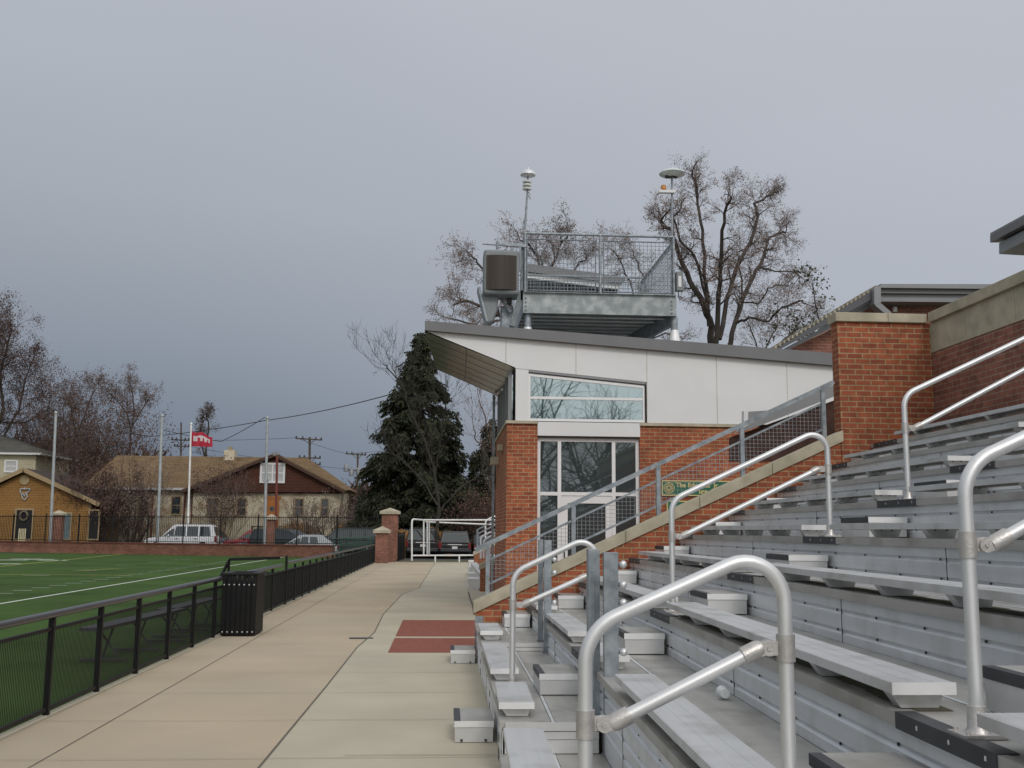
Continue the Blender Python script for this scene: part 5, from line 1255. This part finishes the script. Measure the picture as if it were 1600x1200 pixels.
def rdir(d, a):
    v = Vector((R.gauss(0, 1), R.gauss(0, 1), R.gauss(0, 1))); v = (v - d * v.dot(d)); v.normalize()
    return (d * math.cos(a) + v * math.sin(a)).normalized()
class Tree:
    def __init__(s): s.big = MB(); s.tw = MB(); s.lf = MB(); s.tips = []
    def grow(s, p, d, L_, r, lvl, maxl, P):
        ns = P.get('seg', 4); pts = [p]; rr = [r]; q = p; dd = d
        for i in range(ns):
            dd = rdir(dd, R.uniform(.05, P.get('wob', .28))); dd = (dd + Vector((0, 0, P.get('up', .12)))).normalized()
            q = q + dd * (L_ / ns); pts.append(q); rr.append(r * (1 - .62 * (i + 1) / ns))
        n = 6 if r > .08 else 4 if r > .03 else 3
        (s.big if r > P.get('bigr', .035) else s.tw).tube(pts, rr, n, 0, False)
        if lvl >= maxl:
            s.tips.append((pts[-1], dd)); s.tips.append((pts[-2], dd)); return
        nc = P['kids'][min(lvl, len(P['kids']) - 1)]
        for i in range(nc):
            f = R.uniform(.25, 1.0) if i else 1.0; k = min(ns - 1, int(f * ns)); c = pts[k].lerp(pts[k + 1], f * ns - k) if f < 1 else pts[-1]
            base = (pts[min(k + 1, ns)] - pts[min(k, ns - 1)]).normalized() if f < 1 else dd
            s.grow(c, rdir(base, R.uniform(*P.get('ang', (.35, .95)))), L_ * R.uniform(*P.get('sh', (.5, .75))), max(P.get('minr', .008), rr[min(k + 1, ns)] * (.7 if i else .9)), lvl + 1, maxl, P)
    def leaves(s, n, sz, spread, hang=0.0):
        for (c, d) in s.tips:
            for _ in range(n):
                q = c + Vector((R.gauss(0, spread), R.gauss(0, spread), R.gauss(0, spread) - hang * R.random()))
                a = rdir(Vector((0, 0, 1)), R.uniform(0, 3.1)) * sz * R.uniform(.5, 1.3); b = rdir(a.normalized(), math.pi / 2) * sz * R.uniform(.3, .7)
                s.lf.add([q, q + a + b * .5, q + a * .6 - b], [(0, 1, 2)])
    def make(s, name, label, cat, base, group, bark='bark_dark', twig='twig', leaf='bud', foliage='crown'):
        t = thing(name, label, cat, base, group)
        s.big.build('trunk', bark, t)
        o = MB(); o.v = s.tw.v + s.lf.v; n = len(s.tw.v); o.f = s.tw.f + [tuple(i + n for i in f) for f in s.lf.f]; o.m = [0] * len(s.tw.f) + [1] * len(s.lf.f); o.s = s.tw.s + s.lf.s
        if o.f: o.build(foliage, [twig, leaf], t)
        return t
RS = [.42]
def limbs(T, paths, Y, P, dens=1.0, maxl=2):
    """main limbs: their bends in the picture give the height and reach; depth wanders"""
    for path in paths:
        pix, r0, r1 = path; yy = Y + R.uniform(-1, 1); dy = R.uniform(-.9, .9)
        raw = [at(u, v, yy + dy * i * 1.0) for i, (u, v) in enumerate(pix)]
        pts = []
        raw[-1] = raw[-2].lerp(raw[-1], .5)
        for a, b in zip(raw, raw[1:]):
            for i in range(3): pts.append(a.lerp(b, i / 3) + Vector((R.uniform(-.06, .06), R.uniform(-.1, .1), R.uniform(-.06, .06))) * (1 if i else 0))
        pts.append(raw[-1]); n = len(pts)
        r0 = r0 * RS[0]
        T.big.tube(pts, [r0 + (r1 - r0) * i / (n - 1) for i in range(n)], 7, 0, False)
        tot = sum((a - b).length for a, b in zip(pts, pts[1:])); cnt = int(tot * dens)
        for i in range(cnt):
            f = R.uniform(.18, 1.0) * (n - 1); k = min(n - 2, int(f)); c = pts[k].lerp(pts[k + 1], f - k); d = (pts[k + 1] - pts[k]).normalized()
            rr = (r0 + (r1 - r0) * f / (n - 1)) * .42
            T.grow(c, rdir(d, R.uniform(.5, 1.15)), P['L'] * R.uniform(.6, 1.2), min(rr, .06), 0, maxl, P)
        T.grow(pts[-1], d, P['L'], r1, 0, maxl, P)
PB_ = dict(L=.82, kids=(5, 5, 4), seg=4, wob=.45, up=.03, ang=(.35, 1.1), sh=(.5, .72), bigr=.03, minr=.006)
# large bare tree behind the platform, right
T = Tree()
limbs(T, [([(1112, 555), (1112, 510), (1100, 478), (1078, 440), (1060, 395), (1050, 360), (1034, 352), (1035, 330)], .40, .05),
          ([(1108, 510), (1105, 460), (1100, 420), (1098, 360), (1090, 320), (1088, 290), (1075, 262)], .24, .04),
          ([(1105, 470), (1085, 400), (1062, 375), (1052, 340), (1068, 322)], .16, .035),
          ([(1118, 540), (1122, 480), (1125, 420), (1128, 360), (1136, 320), (1150, 300)], .30, .04),
          ([(1124, 530), (1135, 470), (1150, 420), (1172, 380), (1185, 335), (1178, 318), (1195, 310), (1212, 300)], .27, .04)], 44, PB_, 3.4)
T.leaves(2, .065, .05)
T.make('bare_tree', 'big many stemmed bare tree with dry leaves rising behind the right end of the platform', 'tree', at(1115, 700, 44).xy.to_3d(), 'tall bare trees behind the press building')
T = Tree()
limbs(T, [([(1136, 555), (1150, 500), (1168, 450), (1190, 410), (1200, 375), (1215, 365), (1240, 362)], .30, .04),
          ([(1150, 505), (1170, 496), (1202, 502), (1222, 480), (1250, 470), (1268, 478)], .15, .03),
          ([(1148, 500), (1155, 470), (1185, 475), (1200, 450), (1228, 440)], .12, .03),
          ([(1160, 470), (1155, 420), (1152, 395), (1172, 385)], .12, .03),
          ([(1192, 420), (1220, 424), (1245, 425), (1255, 440)], .09, .03)], 46, PB_, 3.6)
T.leaves(2, .065, .05)
T.make('bare_tree', 'leaning bare tree with low spreading limbs right of the many stemmed one', 'tree', at(1120, 700, 46).xy.to_3d(), 'tall bare trees behind the press building')
T = Tree()
limbs(T, [([(850, 580), (838, 520), (800, 505), (770, 485), (730, 470), (700, 478)], .26, .04),
          ([(838, 530), (800, 480), (770, 440), (745, 410), (730, 390)], .2, .03),
          ([(850, 560), (846, 480), (850, 440), (840, 400), (825, 380), (800, 372)], .24, .03),
          ([(850, 450), (870, 400), (880, 375), (895, 362)], .14, .03),
          ([(850, 500), (880, 440), (905, 410), (930, 392)], .14, .03),
          ([(790, 500), (750, 510), (715, 500), (690, 495)], .12, .03),
          ([(848, 460), (862, 430), (866, 395), (858, 368)], .14, .03)], 42, PB_, 3.6)
T.leaves(2, .065, .05)
T.make('bare_tree', 'wide bare tree behind the loudspeakers and the platform mesh', 'tree', at(850, 700, 42).xy.to_3d(), 'tall bare trees behind the press building')
T = Tree()
limbs(T, [([(1000, 600), (1003, 540), (1010, 470), (1005, 430), (990, 400), (985, 385)], .16, .03), ([(1003, 500), (985, 440), (965, 400), (950, 385)], .12, .03), ([(1003, 540), (1040, 520), (1065, 528)], .1, .03)], 47, PB_, 2.8)
T.leaves(2, .065, .05)
T.make('bare_tree', 'smaller bare tree seen through the middle of the platform mesh', 'tree', at(1000, 700, 47).xy.to_3d(), 'tall bare trees behind the press building')
T = Tree()
limbs(T, [([(1190, 620), (1190, 560), (1175, 520), (1168, 500)], .1, .03), ([(1192, 580), (1215, 540), (1245, 515), (1275, 500)], .1, .03), ([(1190, 560), (1208, 520), (1222, 492)], .1, .03)], 50, dict(PB_, L=1.2), 2)
T.leaves(2, .07, .06)
T.make('bare_tree', 'low bare tree peeping over the ribbed roof edge', 'tree', at(1190, 700, 50).xy.to_3d(), 'tall bare trees behind the press building')
T = Tree()
T.grow(at(1262, 520, 40) - Vector((0, 0, 6)), Vector((0, 0, 1)), 6.2, .12, 0, 3, dict(kids=(9, 6, 4), up=.1, ang=(.5, 1.3), sh=(.25, .4), wob=.1, bigr=.03)); T.leaves(3, .16, .16)
T.make('pine_tree', 'top of a small evergreen just above the ribbed roof edge', 'tree', at(1262, 700, 40).xy.to_3d(), None, leaf='needle_b')

# evergreens
def conifer(u, vtop, Y, Rm, label, n=34, lf='needle', zb=0.6, name='evergreen_tree', group=None, dens=1.0):
    top_ = at(u, vtop, Y); H_ = top_.z; base = Vector((top_.x, Y, 0)); big = MB(); tw = MB()
    big.tube([base, base + Vector((.1, 0, H_ * .5)), Vector((top_.x, Y, H_))], [.38, .2, .03], 8)
    i = 0; z = zb
    while z < H_ - .2:
        f = 1 - (z - zb) / (H_ - zb); rad = Rm * (min(1, f * 1.55) ** .8) * R.uniform(.55, 1.08) + .12
        az_ = R.uniform(0, 6.283); d = Vector((math.cos(az_), math.sin(az_), 0)); c = Vector((top_.x, Y, z))
        pts = [c]; m_ = 5
        for k in range(1, m_ + 1):
            s_ = k / m_; pts.append(c + d * rad * s_ + Vector((R.uniform(-.1, .1), R.uniform(-.1, .1), rad * (.22 * s_ - .48 * s_ * s_ + (.14 * s_ ** 3)))))
        big.tube(pts, [.06 * f + .02] + [.035 * f + .012] * (m_ - 1) + [.008], 3, 0, False)
        # drooping sprays
        nsp = int((18 + rad * 28) * dens)
        for q in range(nsp):
            s_ = R.uniform(.12, 1) ** .7; kk = s_ * m_; k = min(m_ - 1, int(kk)); p = pts[k].lerp(pts[k + 1], kk - k) + Vector((R.uniform(-.15, .15), R.uniform(-.15, .15), R.uniform(-.35, .35)))
            sidev = Vector((-d.y, d.x, 0)) * R.choice((-1, 1)); ln = R.uniform(.35, .85) * (.55 + .45 * f)
            v = (d * R.uniform(.2, .8) + sidev * R.uniform(.1, .9) + Vector((0, 0, -R.uniform(.15, .9)))).normalized()
            e1 = p + v * ln; wv_ = rdir(v, math.pi / 2) * R.uniform(.05, .12)
            for h_ in range(3):
                a_ = p.lerp(e1, h_ / 3); b_ = p.lerp(e1, (h_ + 1.15) / 3) + Vector((R.uniform(-.1, .1), R.uniform(-.1, .1), R.uniform(-.12, .05)))
                tw.add([a_ - wv_, a_ + wv_, b_], [(0, 1, 2)], 0 if R.random() < .75 else 1)
        z += R.uniform(.5, 1.5) * (H_ / n) * .30
    t = thing(name, label, 'tree', base, group)
    big.build('trunk', 'bark_dark', t); tw.build('crown', [lf, 'needle_b'], t)
conifer(656, 520, 73, 3.55, 'huge dark evergreen tree beside the jutting soffit', 74, dens=1.5, zb=2.2)
conifer(765, 655, 74, 2.4, 'dark evergreen half hidden behind the corner of the press building', 34)
conifer(722, 742, 72, 2.6, 'low dark evergreen between the huge one and the brick corner', 26)
conifer(598, 742, 74, 2.6, 'low dark evergreen at the left foot of the huge one', 24)
conifer(150, 700, 108, 3.0, 'dark evergreen behind the bare trees at the left', 24)
conifer(232, 722, 112, 2.6, 'small dark evergreen behind the long tan roof', 22)
# bare trees in front of the evergreen
P2 = dict(L=1.6, kids=(5, 4, 4), seg=4, wob=.25, up=.16, ang=(.3, .8), sh=(.45, .7), bigr=.04, minr=.009)
T = Tree()
limbs(T, [([(683, 850), (685, 780), (678, 730), (665, 690), (640, 640), (628, 600), (605, 575), (592, 560)], .24, .02),
          ([(684, 790), (655, 745), (625, 715), (600, 700)], .13, .03),
          ([(686, 800), (715, 765), (750, 740), (765, 735)], .12, .03),
          ([(680, 740), (690, 680), (695, 640), (700, 610)], .14, .03),
          ([(625, 600), (612, 575), (614, 555)], .05, .015)], 57, P2, 1.9)
T.make('bare_tree', 'bare grey tree reaching left across the front of the huge evergreen', 'tree', at(684, 850, 57).xy.to_3d(), 'bare trees around the evergreens', 'bark_grey', 'bark_grey')
T = Tree()
limbs(T, [([(775, 850), (772, 760), (768, 700), (758, 650), (745, 620)], .16, .03), ([(770, 720), (785, 660), (790, 620), (775, 600)], .12, .03), ([(768, 700), (745, 690), (735, 650)], .1, .03)], 60, dict(P2, wob=.4), .9)
T.leaves(2, .1, .2)
T.make('bare_tree', 'bare twiggy tree close to the corner of the press building', 'tree', at(775, 850, 60).xy.to_3d(), 'bare trees around the evergreens', 'bark_brown')
# left background trees
P3_ = dict(L=1.7, kids=(5, 5, 4), seg=4, wob=.35, up=.08, ang=(.4, 1.1), sh=(.45, .7), bigr=.06, minr=.012)
T = Tree()
limbs(T, [([(-30, 760), (-10, 690), (5, 640), (0, 590), (8, 555), (18, 515), (14, 490)], .5, .05), ([(-5, 700), (30, 640), (40, 590), (60, 540)], .3, .05), ([(0, 660), (40, 660), (75, 640), (80, 610)], .25, .05), ([(-10, 620), (-30, 570), (-12, 520)], .3, .05), ([(0, 720), (30, 700), (70, 690)], .2, .05)], 108, dict(P3_, L=2.1), 2.6)
T.leaves(3, .16, .2, .6)
T.make('bare_tree', 'tall tangled brown tree cut off by the left edge', 'tree', at(-20, 850, 108).xy.to_3d(), 'bare trees behind the houses', 'bark_dark', 'twig_red', 'bud_red')
T = Tree()
limbs(T, [([(115, 800), (116, 720), (118, 680), (112, 640), (102, 610)], .28, .04), ([(116, 690), (132, 650), (145, 615), (150, 600)], .2, .04), ([(117, 700), (100, 660), (96, 620)], .16, .04), ([(118, 720), (85, 690), (65, 650)], .14, .04)], 112, P3_, 2.0)
T.leaves(2, .13, .12, .6)
T.make('bare_tree', 'rounded bare tree with hanging pods left of the middle of the wood', 'tree', at(115, 850, 112).xy.to_3d(), 'bare trees behind the houses', 'bark_dark', 'twig', 'bud_red')
T = Tree()
limbs(T, [([(205, 800), (204, 720), (204, 670), (198, 645), (182, 625), (172, 615)], .24, .04), ([(204, 680), (210, 640), (205, 605), (200, 590)], .2, .04), ([(205, 670), (222, 640), (236, 618), (240, 620)], .16, .04)], 112, dict(P3_, L=1.4), 2.0)
T.leaves(2, .13, .12, .6)
T.make('bare_tree', 'bare tree with hanging pods standing highest above the long roof', 'tree', at(205, 850, 112).xy.to_3d(), 'bare trees behind the houses', 'bark_dark', 'twig', 'bud_red')
T = Tree()
limbs(T, [([(322, 800), (322, 700), (326, 660), (316, 630)], .3, .05), ([(322, 720), (312, 680), (318, 650)], .2, .05)], 118, dict(P3_, L=.9), 2)
T.leaves(1, .16, .15, .6)
T.make('bare_tree', 'narrow ivy wrapped dead tree behind the flag', 'tree', at(322, 850, 118).xy.to_3d(), 'bare trees behind the houses', 'bark_dark', 'twig', 'winter_wood')
# twiggy bushes: many stems from a base
def bush(u, vtop, wpx, Y, label, n=26, leaf=('bud_red', 3, .14), twig='twig_red', zb=0, group='brown leafless shrubs behind the field wall', bark='bark_brown', lvl=2, name='bare_shrub', vase=.45):
    c = at(u, vtop, Y); H_ = max(1.0, (c.z - zb) * (.80 if Y < 100 else .98)); W_ = wpx / 1600 * Y / 2; T = Tree(); base = Vector((c.x, Y, zb))
    P = dict(kids=(5, 4, 3), seg=4, wob=.22, up=.10, ang=(.25, .75), sh=(.4, .62), bigr=.03, minr=.010)
    for i in range(n):
        a = R.uniform(0, 6.283); e = R.random() ** .6; d = Vector((math.cos(a) * e * W_, math.sin(a) * e * W_, H_ * R.uniform(.62, .85) * (1 - .25 * e * e)))
        T.grow(base + Vector((math.cos(a) * .35 * e, math.sin(a) * .35 * e, 0)), d.normalized(), d.length, .05, 0, lvl, P)
    T.leaves(leaf[1], leaf[2], leaf[2] * 1.3)
    T.make(name, label, 'shrub', base, group, bark, twig, leaf[0])
bush(165, 735, 120, 81, 'broad brown shrub between the yellow house and the stone house', 34, ('bud_red', 5, .16))
bush(215, 715, 70, 82, 'tall brown shrub in front of the left end of the tan roof', 20, ('bud', 3, .13))
bush(352, 722, 88, 80, 'vase shaped bare shrub with reddish seed heads before the long roof', 20, ('bud_red', 5, .13), 'twig', bark='trim_tan')
bush(478, 770, 95, 79, 'bare shrub with pale stems before the gable end', 20, ('bud_red', 1, .1), 'twig', bark='trim_tan')
bush(525, 775, 60, 78, 'bare pale stemmed shrub right of the stone house', 16, ('bud', 2, .12), 'twig')
bush(552, 768, 80, 92, 'dense reddish shrub mass left of the huge evergreen', 34, ('bud_red', 6, .22))
bush(603, 765, 70, 84, 'dense brown shrub under the transformers', 30, ('bud_red', 6, .2))
bush(150, 655, 110, 105, 'big reddish thicket rising behind the yellow house roof', 52, ('bud_red', 3, .2), lvl=2)
bush(200, 672, 90, 104, 'reddish thicket behind the left end of the tan roof', 34, ('bud_red', 2, .2))
bush(95, 640, 120, 122, 'tall dim thicket rising behind the leftmost pale pole', 60, ('bud_red', 3, .2))
bush(60, 690, 90, 118, 'dark thicket behind the cream house', 44, ('bud_red', 3, .2))
bush(750, 780, 90, 68, 'brown thicket beyond the white barrier', 30, ('bud_red', 4, .15))
bush(640, 795, 60, 78, 'brown thicket behind the tall gate pier', 24, ('bud_red', 4, .15))
def grass(u, v, Y, w_, h_, label):
    c = at(u, v, Y); b = MB(); base = Vector((c.x, Y, 0)); zt_ = c.z
    for i in range(420):
        a = R.uniform(0, 6.283); e = math.sqrt(R.random()); p = base + Vector((math.cos(a) * e * .3, math.sin(a) * e * .3, 0)); q = base + Vector((math.cos(a) * e * w_, math.sin(a) * e * w_ * .6, zt_ * R.uniform(.75, 1.05) * (1 - .2 * e)))
        s_ = Vector((R.uniform(-.05, .05), R.uniform(-.05, .05), 0)); b.add([p - s_, p + s_, q + s_ * .8, q - s_ * .8], [(0, 1, 2, 3)])
    b.build('ornamental_grass', 'dry_grass', base=base, label=label, cat='grass clump', group='tan ornamental grass clumps')
for i, (u, v, Y, w_) in enumerate(((462, 812, 80, 1.0), (480, 816, 80.5, .8), (541, 814, 79, 1.0), (628, 826, 66, .7), (650, 825, 66.5, .7), (676, 823, 66.5, .8), (700, 828, 67, .8))):
    grass(u, v, Y, w_, 1, ['tan grass clump beside the gabled house door', 'tan grass clump right of the one by the door', 'wide tan grass clump left of the gate piers', 'tan grass clump just right of the tall gate pier', 'tan grass clump over the left black SUV', 'tan grass clump between the two black SUVs', 'tan grass clump over the right black SUV'][i])
# far wood closing the view behind the houses and the car park
fw = MB()
for i in range(5200):
    u = R.uniform(-120, 820); Y = R.uniform(125, 150); h_ = 7.2 + 1.4 * math.sin(u * .021) + 1.2 * math.sin(u * .057 + 1)
    if u < 260: h_ += 4.0
    if 330 < u < 540: h_ -= 1.6
    x = at(u, 800, Y).x; z = R.uniform(0, h_); d = rdir(Vector((0, 0, 1)), R.uniform(.1, .8)); L_ = R.uniform(1.0, 2.4); w2 = rdir(d, math.pi / 2) * R.uniform(.1, .34)
    p = Vector((x, Y, z)); fw.add([p - w2, p + w2, p + d * L_], [(0, 1, 2)])
fw.build('distant_wood', 'winter_wood', base=(-30, 135, 0), kind='stuff', label='dark winter wood closing the horizon behind the houses', cat='woods')
hg = MB()
for i in range(5200):
    u = R.uniform(560, 800); Y = R.uniform(76, 84); h_ = 3.6 + .8 * math.sin(u * .06) + .5 * math.sin(u * .17)
    x = at(u, 800, Y).x; z = R.uniform(0, h_); d = rdir(Vector((0, 0, 1)), R.uniform(.1, 1.0)); L_ = R.uniform(.4, 1.0); w2 = rdir(d, math.pi / 2) * R.uniform(.04, .16)
    p = Vector((x, Y, z)); hg.add([p - w2, p + w2, p + d * L_], [(0, 1, 2)], 0 if R.random() < .6 else 1)
hg.build('undergrowth', ['needle', 'winter_wood'], base=(0, 80, 0), kind='stuff', label='dark undergrowth beyond the car park', cat='undergrowth')
# trees on the near side of the field and stand, behind the camera, mirrored in the upper window
for (x, y, s_, lab) in ((6.5, -38, 1.1, 'bare tree behind the camera mirrored at the left of the upper window'), (15, -50, .9, 'bare tree behind the camera mirrored at the right of the upper window')):
    T = Tree()
    for i in range(4):
        T.grow(Vector((x, y, 0)), rdir(Vector((0, 0, 1)), .2 + .15 * i), 9 * s_, .3, 0, 3, dict(kids=(8, 6, 5), seg=5, wob=.3, up=.05, ang=(.4, 1.0), sh=(.5, .7), bigr=.05, minr=.016))
    T.make('bare_tree', lab, 'tree', (x, y, 0), 'bare trees behind the camera')
